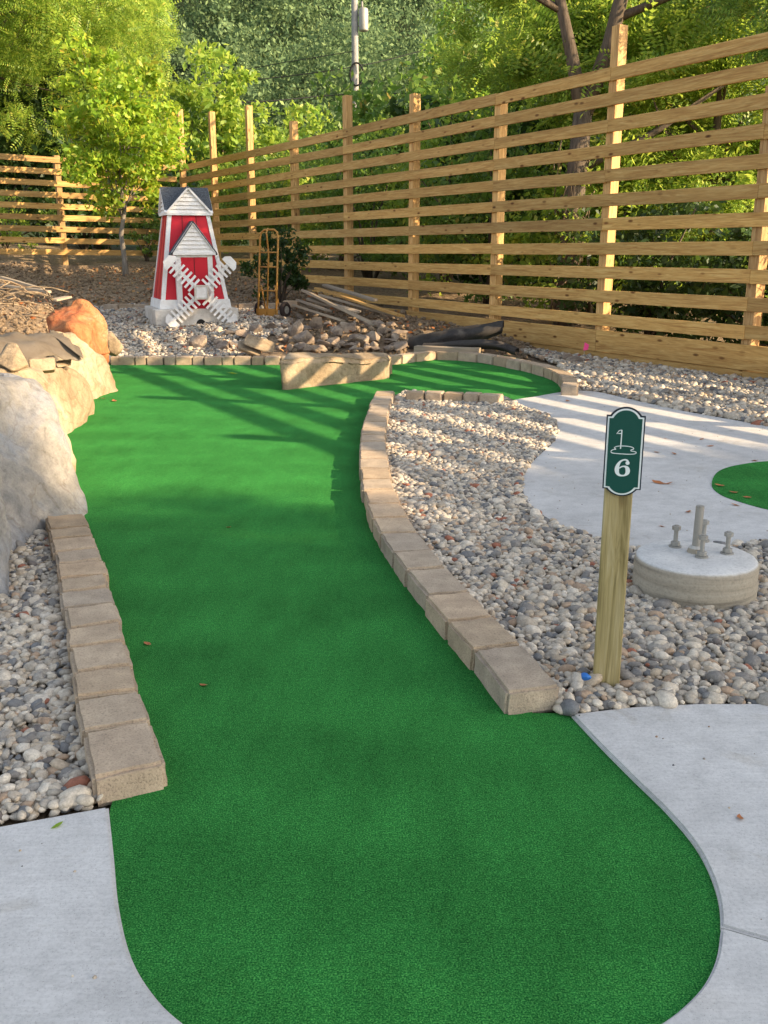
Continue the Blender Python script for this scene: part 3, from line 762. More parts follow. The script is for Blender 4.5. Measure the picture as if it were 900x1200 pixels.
# ------------------------------------------------------------------ right fence
THV = math.atan2(668, F / cp)
u = Vector((-math.sin(THV), math.cos(THV), 0)); nb = Vector((math.cos(THV), math.sin(THV), 0))   # nb: away from course
P0 = Vector(((883 - 450) / (F / cp) * 11.0, 11.0, 0))
D = 2.44
def FP(n, off=0): return P0 + u * (n * D) + nb * off
tops = {0: 100, 1: 30, 2: 120, 3: 110, 4: 112, 5: 142, 6: 124, 7: 131, 8: 128}
fr = thing('slatted_fence', 'tall pine fence of horizontal boards running along the right side', 'fence', (P0.x, P0.y, 0), math.atan2(u.y, u.x))
# local: x along u, y = left normal of u = (-u.y,u.x) -> toward course ; away = -y
def away(d): return -d if Vector((-u.y, u.x, 0)).dot(nb) < 0 else d
sgn = -1 if Vector((-u.y, u.x, 0)).dot(nb) < 0 else 1
random.seed(11)
N0, N1 = -5, 8
for n in range(N0, N1 + 1):
    Y = FP(n, .07).y
    top = zat(Y, tops[n]) if n in tops else 3.9
    gz = G(*FP(n)[:2])
    x = n * D
    MB().box(x - .07, x + .07, *sorted((sgn * .022, sgn * .162)), gz - .2, top).build('post', 'pine_post', fr, bevel=.004)
ztop, pitch = 3.55, 0.302
for k in range(11):
    z = ztop - k * pitch
    n = N0 - 0.02
    cuts = [N0]
    nn = N0 + (1 if k % 2 else 2)
    while nn < N1: cuts.append(nn); nn += 2 if random.random() < .8 else 1
    cuts.append(N1)
    for a, b in zip(cuts, cuts[1:]):
        dz = random.uniform(-.006, .006)
        m = MB(); x0, x1 = a * D + .0015, b * D - .0015
        hh = .077
        # local slight crook
        segs = 6; vs = []; 
        for i in range(segs + 1):
            t = i / segs; x = x0 + (x1 - x0) * t
            bow = dz + math.sin(PI * t) * random.choice((-1, 1)) * .0 + .004 * math.sin(3 * t + k + a)
            vs.append((x, z + bow))
        y0, y1 = sorted((-sgn * .018, sgn * .019))
        V_ = []; F_ = []
        for x, zz in vs: V_ += [(x, y0, zz - hh), (x, y1, zz - hh), (x, y1, zz + hh), (x, y0, zz + hh)]
        for i in range(segs):
            for j in range(4): F_.append((i * 4 + j, i * 4 + (j + 1) % 4, (i + 1) * 4 + (j + 1) % 4, (i + 1) * 4 + j))
        F_ += [(0, 1, 2, 3), tuple(segs * 4 + q for q in (3, 2, 1, 0))]
        m.add(V_, F_).build('slat', 'pine', fr, bevel=.004)
for (z0, z1, yo, st) in ((.105, .39, 0, 1), (-.19, .10, .022, 0)):
    n = N0 + st
    xs_ = [N0] + list(range(N0 + 1 + st, 6, 2)) + [6]
    for a, b in zip(xs_, xs_[1:]):
        y0, y1 = sorted((-sgn * (.019 - yo), sgn * (.019 + yo)))
        MB().box(a * D + .002, b * D - .002, y0, y1, z0, z1).build('base_board', 'pine', fr, bevel=.004)

# ------------------------------------------------------------------ left fence
C = FP(8); dl = Vector((-.798, -.603, 0))
fl = thing('slatted_fence', 'lower pine fence of horizontal boards across the back left behind the sapling', 'fence', (C.x, C.y, 0), math.atan2(dl.y, dl.x))
# local y = left normal of dl = (.603,-.798) -> toward camera
for i, (s, ty) in enumerate([(3.35, 182), (6.7, 178), (10.0, 180)]):
    p = C + dl * s
    MB().box(s - .07, s + .07, -.162, -.022, G(p.x, p.y) - .3, zat(p.y, ty) if i < 2 else 4.6).build('post', 'pine_post', fl, bevel=.004)
for k in range(9):
    zc, zl = 3.57 - .28 * k, 3.57 - .28 * k + .045 + .0 * k
    for a, b in [(0.1, 3.35), (3.35, 6.7), (6.7, 10.05)] if k % 2 else [(0.1, 6.7), (6.7, 10.05)]:
        za = zc + .03 * a / 2.5 + random.uniform(-.01, .01); zb_ = zc + .03 * b / 2.5 + random.uniform(-.01, .01)
        MB().hexa([(a, -.019, za - .07), (b - .003, -.019, zb_ - .07), (b - .003, .019, zb_ - .07), (a, .019, za - .07)],
                  [(a, -.019, za + .07), (b - .003, -.019, zb_ + .07), (b - .003, .019, zb_ + .07), (a, .019, za + .07)]).build('slat', 'pine', fl, bevel=.004)

# ------------------------------------------------------------------ windmill
wp = hit(232, 384); 
wz = wp.z
# keep base front on the hit point
rot = R(20.6); fwd = Vector((math.sin(rot), -math.cos(rot), 0))
wc = wp - fwd * 0.66
S_ = wp.y / 15.6
wm = thing('toy_windmill', 'red and white wooden windmill obstacle with lattice blades', 'windmill', (wc.x, wc.y, wz + .025), rot)
wm.scale = (S_, S_, S_)
WH = 2.13
MB().box(-.66, .66, -.66, .62, 0, .27).build('base', 'base_white', wm, bevel=.012)
# arch hole: solid black disc, the shade inside put into its colour
m = MB(); arc = [(.05 + .075 * math.cos(a), .075 * math.sin(a)) for a in np.linspace(0, PI, 12)]
m.prism([(x, z * 1.05 + .0) for x, z in arc], -.664, -.60, lambda a_, b_, c_: (a_, c_, b_ + .03)); m.build('ball_hole_shade', 'black', wm)
MB().hexa([(-.57, -.57, .27), (.57, -.57, .27), (.57, .57, .27), (-.57, .57, .27)], [(-.55, -.55, .41), (.55, -.55, .41), (.55, .55, .41), (-.55, .55, .41)]).build('skirt', 'white', wm, bevel=.006)
zb0, zt0, hb, ht = .41, 1.73, .52, .315
MB().hexa([(-hb, -hb, zb0), (hb, -hb, zb0), (hb, hb, zb0), (-hb, hb, zb0)], [(-ht, -ht, zt0), (ht, -ht, zt0), (ht, ht, zt0), (-ht, ht, zt0)]).build('tower', 'red', wm)
m = MB()
for sx in (-1, 1):
    for sy in (-1, 1):
        def q(h, z, dx0, dx1): return (sx * h + sx * dx0, sy * h + sy * dx1, z)
        e = .012; w = .05
        x0b, x0t = hb, ht
        for axis in (0, 1):
            pts = []
            for h_, z in ((hb, zb0), (ht, zt0)):
                if axis == 0: pts.append([(sx * (h_ + e), sy * (h_ + e), z), (sx * (h_ - w), sy * (h_ + e), z), (sx * (h_ - w), sy * (h_ - .01), z), (sx * (h_ + e), sy * (h_ - .01), z)])
                else: pts.append([(sx * (h_ + e + .001), sy * (h_ - .011), z), (sx * (h_ + e + .001), sy * (h_ - w), z), (sx * (h_ - .01), sy * (h_ - w), z), (sx * (h_ - .01), sy * (h_ - .011), z)])
            m.hexa(*pts)
m.build('corner_trim', 'white', wm)
# panel grooves as battens on front and side
m = MB()
for t in (-.17, .17):
    for ax_ in (0, 1):
        for z0, z1 in ((zb0, zt0),):
            hb_, ht_ = hb + .003, ht + .003
            a0, a1 = t * 1.05, t * .62
            g = .004
            if ax_ == 0: m.hexa([(a0 - g, -hb_ , z0), (a0 + g, -hb_, z0), (a0 + g, -hb_ + .02, z0), (a0 - g, -hb_ + .02, z0)], [(a1 - g, -ht_, z1), (a1 + g, -ht_, z1), (a1 + g, -ht_ + .02, z1), (a1 - g, -ht_ + .02, z1)])
            else: m.hexa([(-hb_, a0 - g, z0), (-hb_, a0 + g, z0), (-hb_ + .02, a0 + g, z0), (-hb_ + .02, a0 - g, z0)], [(-ht_, a1 - g, z1), (-ht_, a1 + g, z1), (-ht_ + .02, a1 + g, z1), (-ht_ + .02, a1 - g, z1)])
m.build('board_joint', 'black', wm)
def gable_face(w, z0, z1, y, thick=.02, n=5):
    """white siding boards stepped in a triangle"""
    m = MB()
    for i in range(n):
        a0 = i / n; a1 = (i + 1) / n
        w0, w1 = w * (1 - a0), w * (1 - a1)
        zz0, zz1 = z0 + (z1 - z0) * a0, z0 + (z1 - z0) * a1
        m.add([(-w0, y - .022, zz0), (w0, y - .022, zz0), (w1, y, zz1), (-w1, y, zz1), (-w0, y + thick, zz0), (w0, y + thick, zz0), (w1, y + thick, zz1), (-w1, y + thick, zz1)],
              [(0, 1, 2, 3), (7, 6, 5, 4), (0, 4, 5, 1), (1, 5, 6, 2), (3, 2, 6, 7), (0, 3, 7, 4)])
    return m
gw, gz0, gz1 = .335, 1.73, 2.09
for k in range(4):
    m = gable_face(gw, gz0, gz1, -gw, n=6)
    rm = Matrix.Rotation(k * PI / 2, 4, 'Z')
    m.v = [(rm @ Vector(p))[:] for p in m.v]
    m.build('gable', 'white' , wm)
    m = MB()   # rake trim
    for sx in (-1, 1):
        m.bar(rm @ Vector((sx * (gw + .02), -gw - .028, gz0 - .0)), rm @ Vector((sx * .005, -gw - .028, gz1 + .012)), .028, .035, up=(rm @ Vector((0, -1, 0)))[:])
    m.bar(rm @ Vector((-gw - .02, -gw - .025, gz0 - .012)), rm @ Vector((gw + .02, -gw - .025, gz0 - .012)), .022, .04)
    m.build('gable_trim', 'white', wm)
def roof(w, z0, z1, y0, y1, rm=Matrix(), th=.025, over=.03):
    m = MB(); dz = (z1 - z0) / w
    for sx in (-1, 1):
        wo = w + over
        zo = z1 - dz * wo
        vs = [(0, y0, z1), (sx * wo, y0, zo), (sx * wo, y1, zo), (0, y1, z1)]
        top = [(x, y, z + th * 1.3) for x, y, z in vs]
        m.hexa([rm @ Vector(p) for p in vs], [rm @ Vector(p) for p in top])
    return m
m = roof(gw + .012, gz0, gz1 + .015, -gw - .045, gw + .045, over=-.012)
m.build('roof', 'shingle', wm)
m = roof(gw + .010, gz0, gz1 + .013, -gw - .043, gw + .043, Matrix.Rotation(PI / 2, 4, 'Z'), over=-.012)
m.build('roof', 'shingle', wm)
# porch
pw = .275
MB().box(-pw, pw, -.60, -.25, .27, 1.14).build('porch', 'red', wm)
m = MB()
for sx in (-1, 1):
    x0, x1 = sorted((sx * (pw - .065), sx * (pw + .012)))
    m.box(x0, x1, -.614, -.585, .27, 1.13)
    m.box(*sorted((sx * (pw - .012), sx * (pw + .014))), -.583, -.50, .27, 1.12)
m.box(-pw + .066, pw - .066, -.612, -.59, 1.06, 1.13)
m.build('porch_trim', 'white', wm)
MB().box(-.004, .004, -.606, -.597, .41, 1.06).build('door_joint', 'black', wm)
m = gable_face(.315, 1.13, 1.56, -.63, n=7, thick=.2); m.build('gable', 'white', wm)
m = MB()
for sx in (-1, 1): m.bar((sx * .34, -.655, 1.125), (sx * .005, -.655, 1.58), .03, .035, up=(0, -1, 0))
m.bar((-.335, -.652, 1.115), (.335, -.652, 1.115), .025, .04); m.build('gable_trim', 'white', wm)
roof(.33, 1.13, 1.575, -.675, -.22).build('roof', 'shingle', wm)
# blades
hx, hz, hy = .06, .53, -.72
MB().box(hx - .02, hx + .02, hy, -.55, hz - .02, hz + .02).build('axle', 'steel', wm)
for k in range(4):
    a = R(45 + 90 * k + (0 if k % 2 else -2))
    ca, sa = math.cos(a), math.sin(a)
    def B3(r, t, y): return (hx + ca * r - sa * t, hy + y, hz + sa * r + ca * t)
    bl = MB()
    for t in (0,):
        bl.add([B3(.06, t - .028, -.015), B3(.62, t - .028, -.015), B3(.62, t + .028, -.015), B3(.06, t + .028, -.015), B3(.06, t - .028, .0), B3(.62, t - .028, .0), B3(.62, t + .028, .0), B3(.06, t + .028, .0)],
               [(3, 2, 1, 0), (4, 5, 6, 7), (0, 1, 5, 4), (1, 2, 6, 5), (2, 3, 7, 6), (3, 0, 4, 7)])
    bo = bl.build('blade', 'white', wm)
    m = MB()
    for i in range(6):
        r = .135 + i * .078
        m.add([B3(r, -.125, -.032), B3(r + .036, -.125, -.032), B3(r + .036, .125, -.032), B3(r, .125, -.032), B3(r, -.125, -.017), B3(r + .036, -.125, -.017), B3(r + .036, .125, -.017), B3(r, .125, -.017)],
              [(3, 2, 1, 0), (4, 5, 6, 7), (0, 1, 5, 4), (1, 2, 6, 5), (2, 3, 7, 6), (3, 0, 4, 7)])
    m.build('slat', 'white', bo)
    m = MB()
    poly = [(.60, -.125), (.66, -.125), (.73, -.065), (.73, .065), (.66, .125), (.60, .125)]
    m.prism(poly, -.034, -.016, lambda r, t, c: B3(r, t, c)); m.build('tip', 'white', bo)
hub = MB().box(hx - .085, hx + .085, hy - .075, hy - .035, hz - .085, hz + .085).build('hub', 'white', wm, bevel=.008)
m = MB()
for (x0, x1, z0, z1) in ((-.11, .11, .085, .11), (-.11, .11, -.11, -.085), (-.11, -.085, -.085, .085), (.085, .11, -.085, .085)):
    m.box(hx + x0, hx + x1, hy - .085, hy - .03, hz + z0, hz + z1)
m.build('hub_frame', 'base_white', wm)

# ------------------------------------------------------------------ hand truck
hp = hit(313, 374)
ht_ = thing('hand_truck', 'rusty gold two-wheeled hand truck standing upright beside the windmill', 'hand truck', (hp.x, hp.y, hp.z + .02), R(-28))
hs = hp.y / 15.5
ht_.scale = (hs, hs, hs)
lean = 0.10
def L3(x, y, z): return (x, y + lean * z * 1.0, z)
m = MB()
pathh = [L3(-.17, 0, .02), L3(-.17, 0, .6), L3(-.17, 0, 1.22), L3(-.15, .0, 1.30), L3(-.09, 0, 1.34), L3(.09, 0, 1.34), L3(.15, 0, 1.30), L3(.17, 0, 1.22), L3(.17, 0, .6), L3(.17, 0, .02)]
m.tube(pathh, .016, 8)
m.build('frame', 'gold', ht_, smooth=True)
m = MB(); m.tube([L3(0, .0, .05), L3(0, 0, 1.0), L3(0, -.03, 1.12), L3(.03, -.1, 1.22), L3(.03, -.12, 1.30), L3(.01, -.05, 1.36)], .013, 8); m.build('handle', 'gold', ht_, smooth=True)
m = MB()
for z in (.12, .42, .78, 1.0): MB().tube([L3(-.17, 0, z), L3(.17, 0, z)], .012, 6).build('crossbar', 'gold', ht_, smooth=True)
for x_ in (-.13, .13): MB().tube([L3(x_, 0, .5), (x_, .16, .14)], .012, 6).build('brace', 'gold', ht_, smooth=True)
MB().tube([(-.27, .16, .125), (.27, .16, .125)], .011, 6).build('axle', 'gold', ht_, smooth=True)
MB().box(-.2, .2, -.2, .02, -.005, .006).box(-.2, .2, .0, .012, .0, .14).build('toe_plate', 'gold', ht_, bevel=.002)
for sx in (-1, 1):
    x = sx * .24
    m = MB(); prof = [(.06, -.028), (.085, -.038), (.112, -.034), (.125, -.016), (.125, .016), (.112, .034), (.085, .038), (.06, .028)]
    n_ = 24; vs = []; fs = []
    for i in range(n_):
        a = 2 * PI * i / n_
        for r_, w_ in prof: vs.append((x + w_, .16 + r_ * math.cos(a), .125 + r_ * math.sin(a)))
    K = len(prof)
    for i in range(n_):
        for j in range(K):
            fs.append((i * K + j, i * K + (j + 1) % K, ((i + 1) % n_) * K + (j + 1) % K, ((i + 1) % n_) * K + j))
    m.add(vs, fs); w = m.build('wheel', 'rubber', ht_, smooth=True)
    m = MB(); m.tube([(x - .03, .16, .125), (x + .03, .16, .125)], .061, 18); m.tube([(x - .04, .16, .125), (x + .04, .16, .125)], .022, 12)
    m.build('rim', 'steel', w)

# ------------------------------------------------------------------ sign
sb = U(711, 797, 0.04)
sg = thing('hole_sign', 'dark green hole marker plate on a wooden post among the pebbles', 'sign', (sb.x, sb.y, 0), R(-12.5))
ptop = zat(sb.y, 500)
po = MB().box(-.045, .042, 0.0, .087, -.1, ptop).build('post', 'sign_post', sg, bevel=.004)
zt_s, zb_s = zat(sb.y - .01, 487), zat(sb.y - .01, 573)     # shoulder heights
zpk, zlow = zat(sb.y - .01, 477), zat(sb.y - .01, 581)
pcx = .006; hwid = .0585; stp = .0115
def plate_outline(ins=0.0):
    hw = hwid - ins; zt, zb = zt_s - ins * .9, zb_s + ins * .9; pk, lo = zpk - ins, zlow + ins
    pts = []
    aw = hwid - stp - ins * 1.0
    h1 = pk - zt
    pts.append((hw, zb)); pts.append((hw, zt))
    rad = (aw * aw + h1 * h1) / (2 * h1); cz = pk - rad; th = math.asin(min(1, aw / rad))
    for t in np.linspace(th, -th, 15): pts.append((rad * math.sin(t), cz + rad * math.cos(t)))
    pts.append((-hw, zt)); pts.append((-hw, zb))
    h2 = zb - lo; rad = (aw * aw + h2 * h2) / (2 * h2); cz = lo + rad; th = math.asin(min(1, aw / rad))
    for t in np.linspace(-th, th, 15): pts.append((rad * math.sin(t), cz - rad * math.cos(t)))
    return [(x + pcx, z) for x, z in pts]
XZ = lambda a_, b_, c_: (a_, c_, b_)
MB().prism(plate_outline(0), -.012, -.0005, XZ).build('plate', 'sign_edge', sg)
MB().prism(plate_outline(.0042), -.0135, -.0121, XZ).build('border', 'sign_white', sg)
MB().prism(plate_outline(.0092), -.0150, -.0136, XZ).build('face', 'sign_green', sg)
def stroke(pts, ws, y0=-.0165, y1=-.0151, closed=False, m=None):
    m = m or MB(); P = [Vector((p[0], p[1], 0)) for p in pts]; n = len(P); Lp = []; Rp = []
    for i, p in enumerate(P):
        a_, b_ = (P[(i - 1) % n], P[(i + 1) % n]) if closed else (P[max(i - 1, 0)], P[min(i + 1, n - 1)])
        t = (b_ - a_).normalized(); nn_ = Vector((-t.y, t.x, 0)); w = ws[i] if hasattr(ws, '__len__') else ws
        Lp.append(p + nn_ * w / 2); Rp.append(p - nn_ * w / 2)
    for i in range(n if closed else n - 1):
        j = (i + 1) % n
        vs = [Lp[i], Lp[j], Rp[j], Rp[i]]
        m.add([(q.x, y0, q.y) for q in vs] + [(q.x, y1, q.y) for q in vs], [(0, 1, 2, 3), (7, 6, 5, 4), (0, 4, 5, 1), (1, 5, 6, 2), (2, 6, 7, 3), (3, 7, 4, 0)])
    return m
Hs = zpk - zlow
def SP(qx, qy):   # coordinates from the 8.575x enlargement of the sign, straightened
    f = (qy - 145) / (1035 - 145)
    cx_ = 372 - (372 - 315) * f
    return (pcx + (qx - cx_) / 365 * 2 * hwid, zpk - f * Hs)
# golf flag
m = stroke([SP(*p) for p in [(326, 368), (320, 460), (312, 555)]], .0032)
m = stroke([SP(*p) for p in [(326, 368), (300, 376), (278, 408), (300, 404), (322, 402)]], .0022, m=m)
m.build('flag_mark', 'sign_white', sg)
loop = [(262, 540), (290, 530), (345, 526), (400, 530), (430, 540), (435, 552), (412, 562), (410, 572), (440, 576), (460, 586), (445, 600), (395, 606), (340, 606), (275, 604), (228, 598), (224, 580), (245, 566), (268, 562), (255, 550)]
pp = [Vector((*SP(*p), 0)) for p in loop]
stroke([(p.x, p.y) for p in catmull(pp, 4, True)], .0022, closed=True).build('green_mark', 'sign_white', sg)
# numeral 6
six = [(388, 690), (375, 668), (345, 664), (312, 682), (288, 718), (277, 760), (280, 795), (298, 818), (326, 824), (352, 818), (374, 797), (380, 770), (372, 744), (350, 730), (322, 734), (298, 752)]
wts = [12, 14, 13, 18, 32, 42, 36, 22, 14, 18, 36, 42, 34, 16, 12, 8]
pc = catmull([Vector((*SP(*p), w * 2 * hwid / 365)) for p, w in zip(six, wts)], 5)
m = stroke([(p.x, p.y) for p in pc], [p.z for p in pc])
bx_, bz_ = SP(378, 694)
m.prism([(bx_ + .0062 * math.cos(a), bz_ + .0062 * math.sin(a)) for a in np.linspace(0, 2 * PI, 16)[:-1]], -.0167, -.0151, XZ)
m.build('number', 'sign_white', sg)

# ------------------------------------------------------------------ concrete pier
pz = 0.17
pe = U(745, 655, pz); pw_ = U(887, 655, pz)
prad = (pw_ - pe).length / 2
pc0 = U(816, 651, pz); 
pier = thing('concrete_pier', 'round concrete footing with anchor bolts standing in the pebbles', 'concrete footing', (pc0.x, pc0.y, 0))
n_ = 72; prof = [(0, pz + .0), (prad * .55, pz + .002), (prad * .93, pz - .001), (prad * .975, pz - .006), (prad * .995, pz - .02), (prad * 1.0, pz - .05), (prad * .993, pz - .075), (prad * 1.005, pz - .09), (prad * 1.0, 0), (prad, -.15)]
vs = []; fs = []
for i in range(n_):
    a = 2 * PI * i / n_
    for j, (r_, z_) in enumerate(prof):
        k_ = 1 + .006 * noise.noise(Vector((math.cos(a) * 3, math.sin(a) * 3, z_ * 20)))
        chip = .006 * max(0, noise.noise(Vector((math.cos(a) * 9, math.sin(a) * 9, 4)))) if j in (3, 4) else 0
        vs.append((r_ * math.cos(a) * k_, r_ * math.sin(a) * k_, z_ - chip * 1.5))
K = len(prof)
for i in range(n_):
    for j in range(K - 1): fs.append((i * K + j, ((i + 1) % n_) * K + j, ((i + 1) % n_) * K + j + 1, i * K + j + 1))
me = bpy.data.meshes.new('footing'); me.from_pydata(vs, [], fs)
bm = bmesh.new(); bm.from_mesh(me); bmesh.ops.remove_doubles(bm, verts=bm.verts, dist=1e-5); bmesh.ops.recalc_face_normals(bm, faces=bm.faces); bm.to_mesh(me); bm.free(); me.shade_smooth()
t = NT('cast_concrete'); v = t.coord(); vz = t.coord((.4, .4, 9))
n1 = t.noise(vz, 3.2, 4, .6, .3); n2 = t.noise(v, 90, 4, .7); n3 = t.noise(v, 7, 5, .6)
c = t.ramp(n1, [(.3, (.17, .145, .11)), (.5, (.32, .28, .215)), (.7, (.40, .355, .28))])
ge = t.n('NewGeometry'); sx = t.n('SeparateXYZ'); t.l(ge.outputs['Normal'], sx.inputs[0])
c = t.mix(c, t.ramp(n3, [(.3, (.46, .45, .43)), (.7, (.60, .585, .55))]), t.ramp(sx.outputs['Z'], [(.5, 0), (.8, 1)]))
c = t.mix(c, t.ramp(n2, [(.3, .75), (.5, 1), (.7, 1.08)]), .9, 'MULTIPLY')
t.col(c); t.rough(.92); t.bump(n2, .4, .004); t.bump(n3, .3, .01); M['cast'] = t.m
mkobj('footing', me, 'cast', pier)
def bolt(x, y, h=.10, r=.0095):
    m = MB(); m.tube([(x, y, pz - .02), (x, y, pz + h)], r, 10)
    b_ = m.build('anchor_bolt', 'steel', pier)
    m = MB(); m.tube([(x, y, pz + h - .022), (x, y, pz + h - .004)], r * 2.0, 6); m.build('nut', 'steel', b_, bevel=.001); m = MB()
    m.tube([(x, y, pz + .008), (x, y, pz + .026)], r * 2.1, 6)
    m.build('nut', 'steel', b_, bevel=.001)
    m = MB(); m.tube([(x, y, pz + .001), (x, y, pz + .007)], r * 2.9, 16); m.build('washer', 'steel', b_)
def lp(px, py):
    p = U(px, py, pz); return p.x - pc0.x, p.y - pc0.y
bolt(*lp(791, 641)); bolt(*lp(822, 653)); bolt(*lp(852, 649)); bolt(*lp(824, 634))
xx, yy = lp(815, 647)
MB().tube([(xx, yy, pz - .02), (xx + .003, yy, pz + .205)], .0175, 16).tube([(xx + .003, yy, pz + .205), (xx + .003, yy, pz + .207)], .0145, 12).build('pipe', 'steel', pier, bevel=.001)
m = MB(); m.tube([(xx, yy, pz), (xx, yy, pz + .02), (xx, yy, pz + .03)], [.037, .03, .02], 14); m.build('grout_collar', 'cast', pier)

# ------------------------------------------------------------------ utility pole + wires
Yp = 42.0
pb = AT(417, 200, Yp)
up = thing('utility_pole', 'weathered grey utility pole rising behind the fence', 'utility pole', (pb.x, Yp, G(pb.x, Yp)))
gzp = G(pb.x, Yp); H_ = 15 - gzp
MB().tube([(0, 0, -.3), (0, 0, H_ * .5), (0, 0, H_)], [.17, .14, .11], 14).build('pole', 'pole', up, smooth=True)
zc = AT(426, 24, Yp); cx_, cz_ = zc.x - pb.x, zc.z - gzp
m = MB(); m.tube([(cx_, -.1, cz_ - .42), (cx_, -.1, cz_ - .38), (cx_, -.1, cz_ + .36), (cx_, -.1, cz_ + .42)], [.14, .19, .19, .15], 16)
can = m.build('transformer', 'steel', up, smooth=True, bevel=.01)
m = MB(); m.tube([(cx_ - .05, -.12, cz_ + .42), (cx_ - .05, -.12, cz_ + .66)], [.05, .03], 8); m.tube([(cx_ - .25, 0, cz_ + .2), (cx_, 0, cz_ + .2)], .04, 6); m.tube([(cx_ - .25, 0, cz_ - .2), (cx_, 0, cz_ - .2)], .04, 6); m.build('bushing', 'pole', can, smooth=True)
zc = AT(418, 88, Yp); m = MB(); m.tube([(zc.x - pb.x + .26 * math.cos(a), -.2, zc.z - gzp + .42 * math.sin(a)) for a in np.linspace(0.3, 2 * PI - .1, 24)], .035, 6); m.build('cable_coil', 'black', up, smooth=True)
zc = AT(392, 112, Yp)
def cable(pts, r, label):
    P = catmull([Vector(p) for p in pts], 10)
    m = MB(); m.tube(P, r, 6, False); o = m.build('overhead_cable', 'black', None, smooth=True)
    tag(o, label, 'cable', 'cables strung past the utility pole')
cable([AT(60, 128, 36), AT(215, 123, 38), AT(320, 118, 40), AT(400, 111, 41.7), AT(520, 108, 39), AT(640, 96, 34), AT(760, 70, 28)], .022, 'lowest black overhead cable running just above the fence tops')
cable([AT(60, 108, 40), AT(230, 99, 41), AT(330, 90, 41.5), AT(410, 79, 41.8), AT(470, 66, 44), AT(560, 40, 46)], .018, 'middle overhead cable reaching the pole below its transformer')
cable([AT(120, 90, 44), AT(250, 86, 43), AT(340, 72, 42), AT(414, 60, 41.9)], .014, 'thin upper overhead cable sloping up to the pole')

# ------------------------------------------------------------------ boards, fabric, dead vines, flag
def board(p0, p1, w, h, label, roll=0, mat='old_board', group='loose boards piled by the fence'):
    p0, p1 = Vector(p0), Vector(p1); L = (p1 - p0).length
    m = MB().box(0, L, -w / 2, w / 2, -h / 2, h / 2)
    o = m.build('loose_board', mat, None, bevel=.003)
    d = (p1 - p0).normalized()
    q = d.to_track_quat('X', 'Z')
    o.location = p0; o.rotation_mode = 'QUATERNION'; o.rotation_quaternion = q @ Matrix.Rotation(roll, 4, 'X').to_quaternion()
    return tag(o, label, 'board', group)
bd = [((357, 341, 17.5), (455, 388, 14.6), .14, 'long weathered board sloping down to the right in front of the pile'),
      ((372, 338, 18.0), (470, 370, 15.6), .14, 'yellowish board lying on top of the pile, pointing at the fence'),
      ((350, 352, 17.2), (385, 364, 16.2), .12, 'short grey board at the left of the pile'),
      ((380, 334, 18.5), (440, 352, 17.0), .10, 'thin board along the back of the pile'),
      ((362, 350, 17.2), (420, 366, 16.2), .12, 'weathered board under the long sloping one'),
      ((376, 346, 17.6), (470, 372, 15.9), .12, 'board half hidden under the yellowish one'),
      ((345, 358, 17.0), (402, 376, 15.7), .10, 'low narrow board at the front of the pile')]
for i, (q0, q1, w, lab) in enumerate(bd):
    board(AT(*q0), AT(*q1), w, .038, lab, roll=random.uniform(-.3, .3), mat='pine' if i in (1,) else 'old_board')
# base strip of boards on the left bank
for i, (q0, q1, lab) in enumerate([((2, 325, 13.5), (50, 339, 12.2), 'thin pale stick of lumber lying on the left dirt bank, the upper one'), ((0, 334, 12.6), (58, 342, 11.6), 'thin pale stick of lumber lying on the left dirt bank, the lower one'), ((62, 352, 13.8), (80, 348, 14.2), 'short grey board lying flat on the dirt behind the orange boulder')]):
    board(AT(*q0), AT(*q1), .05 if i < 2 else .12, .03, lab, group='sticks on the left bank')
def cloth(name, label, corners, nu, nv, amp, mat, seed=0, fn=None, freq=3.0, cat='sheet'):
    """bilinear patch with crumples; corners a(0,0) b(1,0) c(1,1) d(0,1)"""
    a, b, c, d = [Vector(p) for p in corners]; vs = []; fs = []
    for j in range(nv + 1):
        for i in range(nu + 1):
            s, t_ = i / nu, j / nv
            p = (a * (1 - s) + b * s) * (1 - t_) + (d * (1 - s) + c * s) * t_
            p = p + Vector(noise.noise_vector(p * freq + Vector((seed, 0, 0)))) * amp + Vector((0, 0, 1)) * ((1 - abs(noise.noise(Vector((p.x * .45, p.y * 1.0, p.z)) * freq * 1.7 + Vector((0, seed, 0)))) * 3.2) * amp * .55)
            if fn: p = fn(p, s, t_)
            vs.append(p[:])
    for j in range(nv):
        for i in range(nu): k = j * (nu + 1) + i; fs.append((k, k + 1, k + nu + 2, k + nu + 1))
    me = bpy.data.meshes.new(name); me.from_pydata(vs, [], fs); me.shade_smooth()
    o = mkobj(name, me, mat); sd = o.modifiers.new('s', 'SOLIDIFY'); sd.thickness = .006
    return tag(o, label, cat)
# folded black sheet by the fence: mound
def roll_verts(m, pts, r, seed, flat=.7, n=22):
    P = catmull([Vector(p) for p in pts], 10); k = len(m.v)
    for i_, p in enumerate(P):
        d = (P[min(i_ + 1, len(P) - 1)] - P[max(i_ - 1, 0)]).normalized(); sd_ = d.cross(Vector((0, 0, 1))).normalized(); t_ = i_ / (len(P) - 1)
        for j_ in range(n):
            a_ = 2 * PI * j_ / n
            q = Vector((math.cos(a_) * 2.2, math.sin(a_) * 2.2, t_ * 2.2 + seed))
            rr = r * (1 + .38 * noise.noise(q) + .16 * noise.noise(q * 3.1)) * (1 - .35 * t_ * t_)
            v_ = p + sd_ * math.cos(a_) * rr + Vector((0, 0, math.sin(a_) * rr * flat))
            m.v.append(v_[:])
    for i_ in range(len(P) - 1):
        for j_ in range(n):
            a_, b_ = k + i_ * n + j_, k + i_ * n + (j_ + 1) % n
            m.f.append((a_, b_, b_ + n, a_ + n))
    return m
m = MB()
